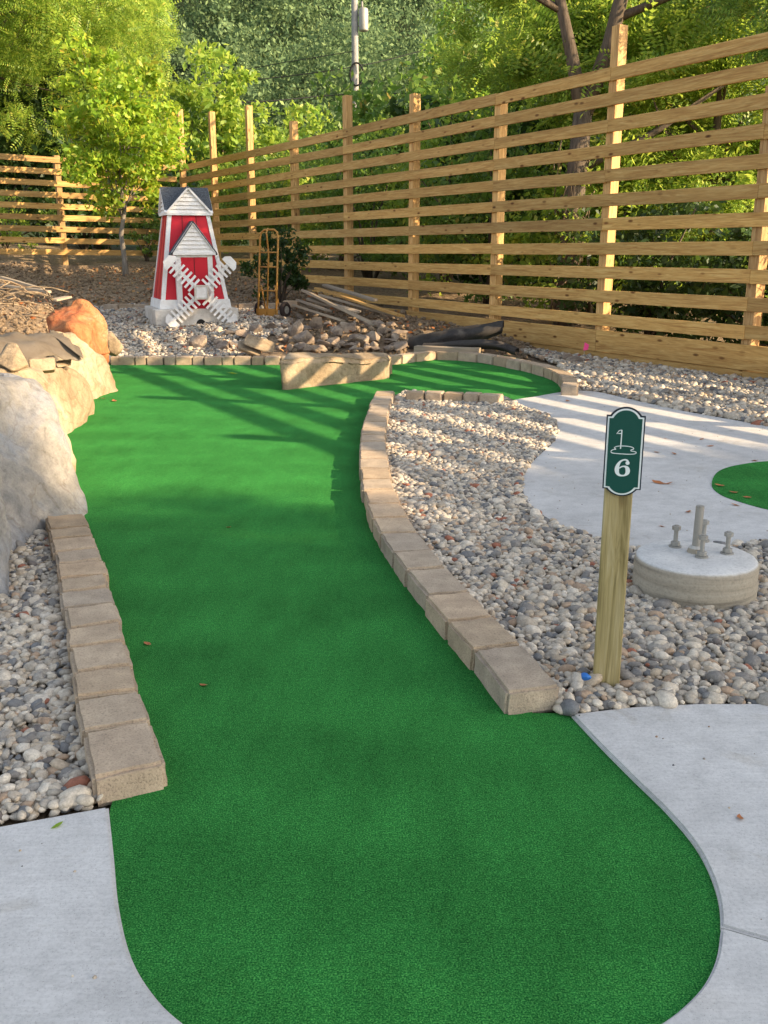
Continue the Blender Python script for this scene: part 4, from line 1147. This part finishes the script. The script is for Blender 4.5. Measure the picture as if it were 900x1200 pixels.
roll_verts(m, [AT(484, 404, 13.9), AT(520, 397, 13.7), AT(560, 392, 13.6), AT(588, 384, 13.6)], .17, 1)
roll_verts(m, [AT(497, 408, 13.5), AT(540, 404, 13.3), AT(580, 404, 13.1), AT(606, 412, 12.95)], .12, 5, .55)
roll_verts(m, [AT(520, 392, 14.2), AT(560, 386, 14.0), AT(590, 380, 13.9)], .10, 9)
o = m.build('black_sheet', 'fabric', None, smooth=True)
tag(o, 'crumpled dark grey landscape fabric rolled up at the foot of the fence', 'sheet')
board(AT(487, 409, 13.25), AT(562, 412, 12.95), .16, .09, 'weathered grey timber lying under the rolled dark fabric', mat='old_board', group='timbers by the fence')
# grey-black roll on the left bank
def rollf(p, s, t_):
    return p + Vector((0, 0, .10 * math.sin(PI * t_)))
cloth('black_sheet', 'strip of dusty dark landscape fabric draped over the left boulders', [AT(-60, 425, 6.9), AT(97, 421, 7.9), AT(60, 392, 8.4), AT(-60, 402, 7.5)], 40, 16, .05, 'fabric_tan', 9, rollf, 3.5)
cloth('dusty_sheet', 'curled dusty tan flap of fabric in front of the orange boulder', [AT(57, 392, 8.0), AT(98, 420, 7.85), AT(84, 402, 8.6), AT(62, 388, 8.6)], 16, 10, .04, 'fabric_tan', 12, None, 3.5)
# dead vine tangle
m = MB(); random.seed(3)
for i in range(20):
    c0 = AT(random.uniform(-20, 45), random.uniform(345, 378), random.uniform(9.6, 11.0))
    r_ = random.uniform(.1, .3); a0 = random.uniform(0, 6); tl = Vector((random.uniform(-1, 1), random.uniform(-.5, .5), random.uniform(-.3, .3)))
    pts = []
    for k in range(9):
        a = a0 + k * .45
        pts.append(c0 + Vector((math.cos(a) * r_ + tl.x * k * .04, math.sin(a * 1.3) * r_ * .5, abs(math.sin(a) * r_) * .6 + tl.z * .1 * k)))
    m.tube(pts, random.uniform(.004, .009), 5)
o = m.build('dead_vines', 'vine', None, smooth=True); tag(o, 'tangle of dry roots and vines on the left bank', 'dead vines')
# survey flag
fp = U(684, 440); fz = zat(FP(1.5, -.15).y, 405)
sf = thing('survey_flag', 'small pink wire survey flag in front of the fence base', 'flag', (AT(685, 405, 11.9).x, 11.9, 0), 0)
fz = zat(11.9, 401)
MB().tube([(0, 0, -.02), (.0, 0, fz)], .003, 5).build('wire', 'steel', sf)
MB().add([(0, -.004, fz), (.05, -.02, fz - .03), (.04, -.02, fz - .09), (-.015, -.008, fz - .1)], [(0, 1, 2, 3)]).build('pennant', 'pink', sf)

# ------------------------------------------------------------------ fallen leaves
def leaf_blade(size, seed):
    r_ = random.Random(seed); vs = []; fs = []
    out = [(-1, 0), (-.6, .32), (-.1, .45), (.45, .3), (1, 0), (.45, -.3), (-.1, -.45), (-.6, -.32)]
    c = (0, 0, .0)
    cu = r_.uniform(.15, .5)
    vs = [(-.9 * size, 0, .08 * size), (0, 0, 0), (.9 * size, 0, .15 * size)]
    for x, y in out:
        vs.append((x * size, y * size * r_.uniform(.8, 1.2), size * (cu * y * y * 2.2 + .2 * x * x)))
    for i in range(8):
        x = out[i][0]; mid = 1
        fs.append((mid, 3 + i, 3 + (i + 1) % 8))
    return vs, fs
lv = [(173, 755, 'dry grey-brown leaf on the turf left of the orange leaf', 'turf', .024), (239, 803, 'orange leaf lying on the turf near the left kerb', 'turf', .022), (268, 618, 'pale leaf flake on the turf midway down the lane', 'turf', .02),
      (867, 958, 'orange leaf on the pale concrete at lower right', 'walk', .018), (67, 968, 'tiny green leaf on the left walk', 'walk', .018),
      (134, 470, 'yellowish leaf on the turf by the tan boulders', 'turf', .05), (272, 438, 'yellow leaf on the back of the turf', 'turf', .07), (121, 467, 'small pale leaf beside the yellowish one by the boulders', 'turf', .03),
      (772, 566, 'curled brown leaf pile on the upper path, centre', 'path', .05), (783, 567, 'brown leaf right beside the curled one on the upper path', 'path', .035), (807, 600, 'reddish leaf on the path behind the footing', 'path', .035),
      (832, 523, 'dark leaf on the path between sign and small green', 'path', .03), (822, 515, 'little dark leaf nearest the top of the upper path', 'path', .025), (780, 514, 'thin dark twig-like leaf right of the sign plate', 'path', .02),
      (770, 530, 'flat brown leaf just right of the sign plate', 'path', .03), (790, 532, 'flat brown leaf second right of the sign plate', 'path', .03), (862, 592, 'red-brown leaf below the edge of the small green', 'path', .03),
      (843, 569, 'brown leaf on the left tip of the small green', 'path', .035), (859, 577, 'rust leaf on the small green, middle of three', 'path', .035), (875, 583, 'brown leaf on the lower edge of the small green', 'path', .03),
      (665, 470, 'dark round leaf on the path beside the far green', 'path', .04), (735, 578, 'brown leaf touching the post of the sign on the path', 'path', .03), (885, 540, 'dark leaf at the upper edge of the small green', 'path', .03), (775, 617, 'small leaf on the path left of the pipe', 'path', .02)]
for i, (px, py, lab, where, s_) in enumerate(lv):
    z = .002 if where == 'turf' else SZ + (.009 if 840 < px < 890 and 540 < py < 590 else .002)
    p = U(px, py, z); vs, fs = leaf_blade(s_, i)
    me = bpy.data.meshes.new('fallen_leaf'); me.from_pydata(vs, [], fs); o = mkobj('fallen_leaf', me, 'dead_leaf' if i not in (4, 6) else 'leaf_yellow')
    o.location = p; o.rotation_euler = (random.uniform(-.2, .2), random.uniform(-.2, .2), random.uniform(0, 6)); tag(o, lab, 'leaf', 'fallen leaves')
random.seed(9)
G_poly = [(p.x, p.y) for p in A_low]
m = MB(); cnt = 0
while cnt < 260:
    x_, y_ = random.uniform(-1.9, 3.2), random.uniform(1.2, 9.5)
    on = inpoly(np.array([x_]), np.array([y_]), up2)[0] or inpoly(np.array([x_]), np.array([y_]), G_poly)[0] or inpoly(np.array([x_]), np.array([y_]), [(p.x, p.y) for p in Cc])[0]
    if not on: continue
    cnt += 1; r_2 = random.uniform(.0015, .0045)
    m.tube([(x_, y_, SZ - .001), (x_ + r_2 * .2, y_, SZ + r_2)], [r_2 * 1.3, r_2 * .6], 5)
o = m.build('stray_grit', 'pebble', None); tag(o, 'specks of grit strewn over the pale concrete', 'grit', kind='stuff')
# blue pebble beside post
rock('painted_pebble', 'bright blue pebble beside the sign post', 'pebble', U(686, 793, .066), (.019, .015, .012), 400, 'blue', sub=3)

# ------------------------------------------------------------------ vegetation
def leaf_tmpl(kind, s):
    """returns (verts (n,3), quads (m,4)) of one twig"""
    if kind == 'single':
        return np.array([[-1, 0, 0], [0, .5, .12], [1, 0, 0], [0, -.5, .12]]) * s * .5, np.array([[0, 1, 2, 3]])
    if kind == 'frond':
        V = []; Fc = []
        for i in range(7):
            for sd in (-1, 1):
                bx, by = i * .15, 0; k = len(V)
                w = .06; ln = .26 * (1 - abs(i - 3) * .09)
                V += [[bx, sd * .01, -.05 * i * i * .12], [bx + w, sd * ln * .5, -.05 * i * i * .12 + .01], [bx + .05, sd * ln, -.05 * i * i * .12 - .04], [bx - w + .03, sd * ln * .5, -.05 * i * i * .12 + .01]]
                Fc.append([k, k + 1, k + 2, k + 3])
        return np.array(V) * s, np.array(Fc)
    if kind == 'spray':
        V = []; Fc = []
        r_ = np.random.default_rng(5)
        for i in range(6):
            a = r_.uniform(0, 2 * PI); el = r_.uniform(-.5, .7); o = r_.normal(0, .55, 3); k = len(V)
            d = np.array([math.cos(a) * math.cos(el), math.sin(a) * math.cos(el), math.sin(el)]); w = np.cross(d, r_.normal(size=3)); w /= np.linalg.norm(w)
            V += [list(o), list(o + d * .5 + w * .27), list(o + d), list(o + d * .5 - w * .27)]; Fc.append([k, k + 1, k + 2, k + 3])
        return np.array(V) * s, np.array(Fc)
def randrot(n, r_, up=0.0):
    q = r_.normal(size=(n, 4)); q[:, 1:3] *= (1 - up); q /= np.linalg.norm(q, axis=1)[:, None]
    w, x, y, z = q.T
    return np.stack([1 - 2 * (y * y + z * z), 2 * (x * y - z * w), 2 * (x * z + y * w), 2 * (x * y + z * w), 1 - 2 * (x * x + z * z), 2 * (y * z - x * w), 2 * (x * z - y * w), 2 * (y * z + x * w), 1 - 2 * (x * x + y * y)], 1).reshape(n, 3, 3)
def crown_mesh(name, clumps, per, kind, s, seed, up=0.3):
    """clumps: (k,4) x y z r"""
    r_ = np.random.default_rng(seed); V0, F0 = leaf_tmpl(kind, s)
    cl = np.repeat(clumps, per, axis=0); n = len(cl)
    d = r_.normal(size=(n, 3)); d /= np.linalg.norm(d, axis=1)[:, None]
    rad = r_.uniform(0, 1, n) ** .45
    pos = cl[:, :3] + d * (rad * cl[:, 3])[:, None] * np.array([1, 1, .75])
    RR = randrot(n, r_, up); sc = r_.uniform(.65, 1.3, n)
    T = np.einsum('nij,vj->nvi', RR, V0) * sc[:, None, None] + pos[:, None, :]
    nv = len(V0)
    Fq = (F0[None] + (np.arange(n) * nv)[:, None, None]).reshape(-1, F0.shape[1])
    return T.reshape(-1, 3), Fq
def make_clumps(center, radii, k, cr, seed, shell=.55, bottom=-1.0):
    r_ = np.random.default_rng(seed); out = []
    while len(out) < k:
        d = r_.normal(size=3); d /= np.linalg.norm(d); r = r_.uniform(shell ** 3, 1) ** (1 / 3)
        if d[2] * r < bottom: continue
        p = np.array(center) + d * r * np.array(radii) * (1 + .18 * math.sin(d[0] * 5 + seed) + .12 * math.sin(d[1] * 7 + seed * 2))
        out.append([*p, cr * r_.uniform(.55, 1.35)])
    return np.array(out)
def trunk_mb(base, top, r0, clumps, seed, nbr=10, lean=.3):
    r_ = random.Random(seed); m = MB(); base = Vector(base); top = Vector(top); pts = []
    for i in range(8):
        t_ = i / 7; p = base.lerp(top, t_) + Vector((r_.uniform(-1, 1), r_.uniform(-1, 1), 0)) * lean * .25 * math.sin(PI * t_)
        pts.append(p)
    m.tube(pts, [r0 * (1 - .75 * i / 7) + (r0 * .35 if i == 0 else 0) for i in range(8)], 8)
    for c in r_.sample(list(range(len(clumps))), min(nbr, len(clumps))):
        cc = Vector(clumps[c][:3]); t_ = r_.uniform(.35, .95)
        s0 = base.lerp(top, t_)
        if cc.z < s0.z - .3: s0 = base.lerp(top, max(.25, t_ - .35))
        mid = s0.lerp(cc, .5) + Vector((r_.uniform(-.15, .15), r_.uniform(-.15, .15), r_.uniform(0, .25)))
        rr = r0 * .38 * (1 - t_ * .5)
        m.tube([s0, s0.lerp(mid, .5) + Vector((0, 0, .05)), mid, cc], [rr, rr * .75, rr * .5, rr * .2], 6)
    return m
def tree(name, label, cat, loc, height, radii, k, cr, per, kind, s, leafmat, seed, group=None, barkm='bark', r0=.14, shell=.5, cz=None, scale=1, nbr=12, bottom=-1, up=.3, rz=0):
    cz = cz if cz is not None else height - radii[2]
    cl = make_clumps((0, 0, cz), radii, k, cr, seed, shell, bottom)
    root = thing(name, label, cat, loc, rz, group)
    V_, F_ = crown_mesh('crown', cl, per, kind, s, seed, up)
    np_mesh('crown', V_, F_, leafmat, root)
    trunk_mb((0, 0, -.2), (0, 0, cz + radii[2] * .4), r0, cl, seed, nbr).build('trunk', barkm, root, smooth=True)
    return root
def plant_at(px, Y): 
    X = (px - 450) / (F / cp) * Y
    return Vector((X, Y, G(X, Y)))

# sapling in front of the left fence
sp_ = hit(148, 324)
Ys = sp_.y; mpp = Ys / F * 1.0
top_z = zat(Ys, 62) - sp_.z; bot_z = zat(Ys, 245) - sp_.z
tree('sapling', 'young tree with bright yellow-green crown and thin grey trunk before the back fence', 'tree', sp_, top_z, (1.3 * Ys / 23, 1.2, (top_z - bot_z) / 2), 120, .36, 85, 'single', .15, 'leaf_yellow', 4, barkm='bark_grey', r0=.07, shell=.2, nbr=30, up=.2)

# big tree on the left
b = plant_at(-30, 30)
tree('leafy_tree', 'large bright green tree filling the top left corner behind the fence', 'tree', b, 12, (5.6, 4.5, 5.0), 260, .85, 60, 'frond', .42, 'leaf_bright', 8, r0=.3, shell=.35, nbr=26)
b = plant_at(120, 34)
tree('leafy_tree', 'tall fine-leaved tree behind the sapling, left of the wooded gap', 'tree', b, 13.5, (3.3, 3.0, 5.2), 170, .7, 55, 'frond', .42, 'leaf_bright', 18, r0=.25, shell=.3, nbr=20)
b = plant_at(268, 37)
tree('leafy_tree', 'bright rounded tree behind the tall posts in the centre left', 'tree', b, zat(37, 62) - b.z, (2.1, 2.0, 2.9), 110, .55, 60, 'single', .26, 'leaf_bright', 28, r0=.18, shell=.3, up=.1)
b = plant_at(350, 46)
tree('leafy_tree', 'low pale shrubby tree just left of the utility pole', 'tree', b, zat(46, 132) - b.z, (2.8, 2.0, 2.1), 70, .6, 60, 'single', .28, 'leaf_bright', 38, r0=.15, shell=.3)
# trees right of the pole
b = plant_at(592, 30)
tree('leafy_tree', 'olive green tree with some brown leaves right of the utility pole', 'tree', b, 7.9, (2.9, 2.3, 3.4), 150, .55, 60, 'single', .2, 'leaf_mid', 48, r0=.22, shell=.25, nbr=20)
b = plant_at(505, 33)
tree('leafy_tree', 'smaller leafy tree directly right of the utility pole', 'tree', b, zat(33, 78) - b.z, (1.05, 1.5, 2.6), 75, .5, 60, 'single', .2, 'leaf_bright', 58, r0=.15, shell=.25)
# big locust right: visible forked trunk
b = plant_at(668, 16.2)
root = thing('locust_tree', 'dark-trunked forked tree with feathery leaves behind the tall fence post', 'tree', b)
cl = make_clumps((1.1, 2.4, 4.9), (2.7, 1.7, 2.0), 95, .45, 68, .2)
V_, F_ = crown_mesh('crown', cl, 44, 'frond', .42, 68, .55); np_mesh('crown', V_, F_, 'leaf_bright', root)
m = MB(); m.tube([(0, 0, -.2), (.0, 0, 1.5), (.1, 0, 3.3)], [.24, .18, .15], 10)
m.tube([(.1, 0, 3.2), (-.1, 0, 4.0), (-.35, 0, 4.9), (-.5, .1, 6.5)], [.13, .10, .08, .04], 8); m.tube([(.1, 0, 3.2), (.45, 0, 4.2), (.7, 0, 5.4), (.8, 0, 7)], [.14, .12, .1, .05], 8)
m.tube([(-.3, 0, 4.7), (-1.3, 0, 5.2), (-2.6, 0, 5.3)], [.06, .04, .02], 6); m.tube([(.55, 0, 4.6), (1.6, 0, 5.0), (3, 0, 5.6)], [.07, .05, .02], 6); m.tube([(.1, 0, 2.4), (1.3, 0, 3.0), (2.6, -.2, 3.9)], [.06, .05, .02], 6)
m.build('trunk', 'bark', root, smooth=True)
random.seed(44); m = MB()
for k_ in range(42):
    a_ = random.uniform(0, 6.3); z_ = random.uniform(.2, 2.6); pts = []
    for j_ in range(7):
        rr_ = .2 + .05 * random.random() + j_ * .02 * random.random(); pts.append((rr_ * math.cos(a_ + j_ * .28), rr_ * math.sin(a_ + j_ * .28), z_ + j_ * random.uniform(-.03, .09)))
    m.tube(pts, .009, 5)
m.build('climbing_vine', 'vine', root, smooth=True)
b = plant_at(640, 24)
tree('leafy_tree', 'dense mid green tree behind the fork of the locust', 'tree', b, 6.6, (2.6, 2.0, 2.8), 120, .55, 60, 'single', .2, 'leaf_bright', 78, r0=.22, shell=.2)
b = plant_at(830, 17.0)
tree('locust_tree', 'feathery sunlit tree behind the right end of the fence', 'tree', b, 5.9, (2.4, 1.5, 2.6), 110, .45, 34, 'frond', .50, 'leaf_bright', 88, r0=.15, shell=.2, up=.55, nbr=16)
b = plant_at(990, 21.0)
tree('leafy_tree', 'tree at the far right edge behind the fence', 'tree', b, 6.2, (2.3, 1.8, 2.6), 120, .5, 60, 'single', .19, 'leaf_bright', 98, r0=.18, shell=.2, up=.5)
# understorey: rows of bushes outside the fences
random.seed(21)
protos = []
def bush(px_, Y_, h, w, mat, seed, label, ls=.16, k=60, per=60, kind='single', dep=None):
    b_ = plant_at(px_, Y_)
    cl_ = make_clumps((0, 0, h * .5), (w, dep or w * .8, h * .55), k, max(.25, w * .28), seed, .15, -.8)
    root_ = thing('bush', label, 'bush', b_, group='bushes outside the fence')
    V_, F_ = crown_mesh('foliage', cl_, per, kind, ls, seed, .1); np_mesh('foliage', V_, F_, mat, root_)
    m_ = MB(); rr = random.Random(seed)
    for c in rr.sample(range(len(cl_)), 9):
        q = Vector(cl_[c][:3]); m_.tube([(rr.uniform(-.1, .1), rr.uniform(-.1, .1), -.1), (q.x * .3, q.y * .3, q.z * .5), q], [.035, .025, .01], 5)
    m_.build('stem', 'bark', root_, smooth=True)
    return root_
bl = []
for i, n in enumerate([-.2, .6, 1.4, 2.2, 3.1, 4.0, 5.0, 6.0, 7.1, 8.2]):
    p = FP(n, 1.9 + .5 * (i % 2))
    px_ = 450 + p.x / p.y * F / cp
    bl.append((px_, p.y))
names = ['dark bush behind the lower boards at the right end of the fence', 'dark bush behind the fence below the sunlit feathery tree', 'dark bush behind the tall post', 'dark bush behind the fence, left of the locust trunk',
         'bush behind the fence above the black fabric heap', 'bush behind the fence above the grey rubble rock', 'bush behind the fence above the loose boards', 'bush behind the fence right of the hand truck', 'bush behind the fence at the hand truck handle', 'bush in the corner where the two fences meet']
hgt = [1.9, 1.8, 1.9, 2.6, 3.1, 3.2, 3.2, 3.2, 3.0, 3.2]
for i, (px_, Y_) in enumerate(bl):
    bush(px_, Y_, hgt[i], 1.35 if i < 4 else 1.6, 'leaf_dark' if i < 3 else ('leaf_bright' if i % 2 else 'leaf_mid'), 500 + i, names[i], .14, 60, 70)
# second, taller backing row
for i, (px_, Y_, h, w, mt) in enumerate([(690, 23, 3.2, 2.0, 'leaf_dark'), (560, 27, 5.0, 2.6, 'leaf_mid'), (470, 32, 5.0, 2.6, 'leaf_mid'), (400, 38, 4.2, 2.6, 'leaf_mid'), (330, 40, 4.4, 2.8, 'leaf_mid'), (215, 36, 5.0, 2.8, 'leaf_mid'), (100, 32, 5.0, 3.0, 'leaf_dark'), (0, 31, 5.0, 3.2, 'leaf_dark'), (800, 22, 3.0, 2.2, 'leaf_dark'), (900, 20, 3.0, 2.0, 'leaf_dark'), (620, 21, 3.8, 1.8, 'leaf_dark'), (500, 26, 3.6, 2.0, 'leaf_dark')]):
    bush(px_, Y_, h, w, mt, 600 + i, ['broad dark bush deep behind the right fence', 'green bush mass behind the centre of the fence', 'green bush right of the utility pole foot', 'green bush hiding the utility pole foot', 'green bush behind the shorter posts', 'green bush behind the corner posts', 'dark bush behind the sapling', 'dark bush behind the left end of the back fence', 'dark bush behind the tallest post', 'dark bush at the right photo edge behind the fence', 'dark low bush behind the fence centre', 'dark low bush behind the rubble end of the fence'][i], .26, 80, 60)
# shrubs on the course side
def shrub_in(px0, pyb, w, h, mat, seed, label, ls, k=40, per=60):
    p = hit(px0, pyb); root_ = thing('shrub', label, 'shrub', p)
    cl_ = make_clumps((0, 0, h * .52), (w, w * .8, h * .5), k, w * .26, seed, .2, -.9)
    V_, F_ = crown_mesh('foliage', cl_, per, 'single', ls, seed, .1); np_mesh('foliage', V_, F_, mat, root_)
    m_ = MB(); rr = random.Random(seed)
    for c in rr.sample(range(len(cl_)), 12):
        q = Vector(cl_[c][:3]); m_.tube([(rr.uniform(-.05, .05), rr.uniform(-.05, .05), -.05), (q.x * .3, q.y * .3, q.z * .5), q], [.02, .015, .006], 5)
    m_.build('stem', 'bark', root_, smooth=True)
shrub_in(330, 356, .62, 1.45, 'leaf_dark', 710, 'dark green shrub behind the hand truck', .085, 45, 75)
shrub_in(8, 297, .95, 1.6, 'leaf_bright', 720, 'light green shrub at the left photo edge before the back fence', .10, 45, 40)
shrub_in(172, 306, .65, 1.6, 'leaf_mid', 730, 'loose green shrub between the sapling and the windmill', .10, 34, 40)

# shade trees beyond the right fence (outside the frame)
SUN_AZ = Vector((.95, -.30, 0)).normalized(); EL = R(22.5)
def at_shade(P, dist):   # where the sun ray towards ground point P passes at horizontal distance dist
    return Vector((P[0], P[1], 0)) + SUN_AZ * dist, dist * math.tan(EL)
def shade_tree(P, dist, rad, label, seed, per=55, k=110, vr=None):
    q, z = at_shade(P, dist)
    rv = vr or rad
    tree('leafy_tree', label, 'tree', (q.x, q.y, G(q.x, q.y)), z + rv, (rad, rad, rv), k, rad * .28, per, 'frond', .42, 'leaf_mid', seed, r0=.25, shell=.1, cz=z, group='trees outside the right fence')
shade_tree((0.4, 1.2), 17, 2.9, 'tree beyond the right fence level with the photographer', 801, k=85)
shade_tree((1.9, 3.3), 13.5, 1.55, 'tree beyond the right fence shading the sign', 802, k=60)
shade_tree((-2.2, 3.5), 21, 1.8, 'taller tree beyond the right fence shading the pebbles', 803, k=60, per=40)
shade_tree((2.6, 5.3), 15, 1.15, 'small-crowned tree beyond the right fence shading the upper path', 805, k=46, vr=.7)
tree('leafy_tree', 'tree beyond the right fence shading the windmill', 'tree', (6.1, 13.7, 0), 6.9, (1.6, 1.5, 1.7), 60, .45, 55, 'frond', .34, 'leaf_mid', 804, r0=.15, shell=.1, cz=5.3, group='trees outside the right fence')

# far wooded hillside
r_ = np.random.default_rng(77)
cls = []
tries = 0
while len(cls) < 520 and tries < 20000:
    tries += 1
    y = 55 + 190 * r_.uniform() ** 1.2; x = (r_.uniform(-.34, .16) if len(cls) < 400 else r_.uniform(-.7, .7)) * y
    if all((x - c[0]) ** 2 + (y - c[1]) ** 2 > (2.6 + y * .011) ** 2 for c in cls[-120:]): cls.append((x, y))
VV = []; FF = []; k = 0
for i, (x, y) in enumerate(cls):
    h = r_.uniform(7, 13); w = r_.uniform(2.6, 4.6); gz = G(x, y)
    con = r_.uniform() < .2
    if con: w *= .55; h *= 1.15
    nc = 26; cc = []
    for _ in range(nc):
        d = r_.normal(size=3); d /= np.linalg.norm(d)
        t_ = r_.uniform(.5, 1)
        zz = d[2] * t_
        wid = w * (1 if not con else (.9 - .7 * (zz * .5 + .5)))
        cc.append([x + d[0] * wid * t_, y + d[1] * wid * t_, gz + h * .58 + zz * h * .45, w * r_.uniform(.2, .42)])
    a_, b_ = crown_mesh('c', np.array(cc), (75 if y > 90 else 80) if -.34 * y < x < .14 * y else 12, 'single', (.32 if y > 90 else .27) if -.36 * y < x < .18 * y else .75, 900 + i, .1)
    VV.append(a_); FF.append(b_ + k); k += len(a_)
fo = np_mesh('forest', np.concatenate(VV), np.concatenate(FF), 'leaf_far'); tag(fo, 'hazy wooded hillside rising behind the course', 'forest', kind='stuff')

# leaf litter on the dirt and back gravel
r_ = np.random.default_rng(5)
n = 2600; lx = r_.uniform(-7.5, 3.2, n); ly = r_.uniform(13.3, 25, n)
fenceok = np.array([(Vector((a_, b_, 0)) - P0).dot(nb) < -.2 for a_, b_ in zip(lx, ly)])
lx, ly = lx[fenceok], ly[fenceok]; n = len(lx)
V0 = np.array([[-1, 0, 0], [0, .6, .2], [1, 0, .1], [0, -.6, .15]]) * .035
RR = randrot(n, r_, .75); pz_ = np.array([G(a_, b_) for a_, b_ in zip(lx, ly)]) + .055
T = np.einsum('nij,vj->nvi', RR, V0) * r_.uniform(.5, 1.5, n)[:, None, None] + np.stack([lx, ly, pz_], 1)[:, None, :]
lo = np_mesh('leaf_litter', T.reshape(-1, 3), np.arange(n * 4).reshape(-1, 4), 'dead_leaf'); tag(lo, 'dry leaf litter over the dirt around the windmill', 'leaf litter', kind='stuff')

o = gravel('dirt_clods', [(-9, 9), (-3.9, 9.5), (-4.4, 13.6), (-5.6, 18.4), (-2.2, 18.6), (-1.4, 15), (-1.2, 13.2), (3.0, 13.3), (-5.2, 27), (-10, 24)], 0.17, 0.062, 1, lambda a_, b_: G(a_, b_) + .0, 2, mat='dirt')
tag(o, 'loose clods of brown dirt over the bank and around the rubble', 'dirt', kind='stuff')
# strip of gravel between path and fence
strip = [tuple(U(px, py)[:2]) for px, py in [(668, 458), (702, 462), (745, 474), (800, 486), (860, 496), (950, 512), (1150, 545)]]
e0, e1 = FP(-2.2, -.06), FP(2.6, -.06)
strip = strip + [(e0.x, e0.y), (e1.x, e1.y), tuple(U(600, 410)[:2]), tuple(U(655, 428)[:2])]
o = gravel('gravel_bed', strip, 0.046, 0.05, 1, zr, 2, exclude=[up2, farpoly]); tag(o, 'pebble strip between the upper path and the right fence', 'gravel', kind='stuff')

# ------------------------------------------------------------------ light
w = bpy.data.worlds.new('World'); scene.world = w; w.use_nodes = True
nt = w.node_tree; sky = nt.nodes.new('ShaderNodeTexSky'); sky.sky_type = 'NISHITA'; sky.sun_disc = False
sky.sun_elevation = EL; sky.sun_rotation = math.atan2(SUN_AZ.x, SUN_AZ.y)
sky.air_density = 1.0; sky.dust_density = 1.5; sky.ozone_density = 1.0
hs = nt.nodes.new('ShaderNodeHueSaturation'); hs.inputs['Saturation'].default_value = 0.55
nt.links.new(sky.outputs[0], hs.inputs['Color']); nt.links.new(hs.outputs[0], nt.nodes['Background'].inputs[0]); nt.nodes['Background'].inputs[1].default_value = 0.385
sun = bpy.data.lights.new('sun', 'SUN'); sun.energy = 12.5; sun.angle = R(0.4); sun.color = (1.0, 0.76, 0.48)
so = bpy.data.objects.new('sun', sun); COL.objects.link(so)
sd = Vector((SUN_AZ.x * math.cos(EL), SUN_AZ.y * math.cos(EL), math.sin(EL)))
so.rotation_euler = sd.to_track_quat('Z', 'Y').to_euler()
scene.view_settings.view_transform = 'Standard'; scene.view_settings.look = 'None'; scene.view_settings.exposure = 0; scene.view_settings.gamma = 1
scene.cycles.max_bounces = 7; scene.cycles.transparent_max_bounces = 4
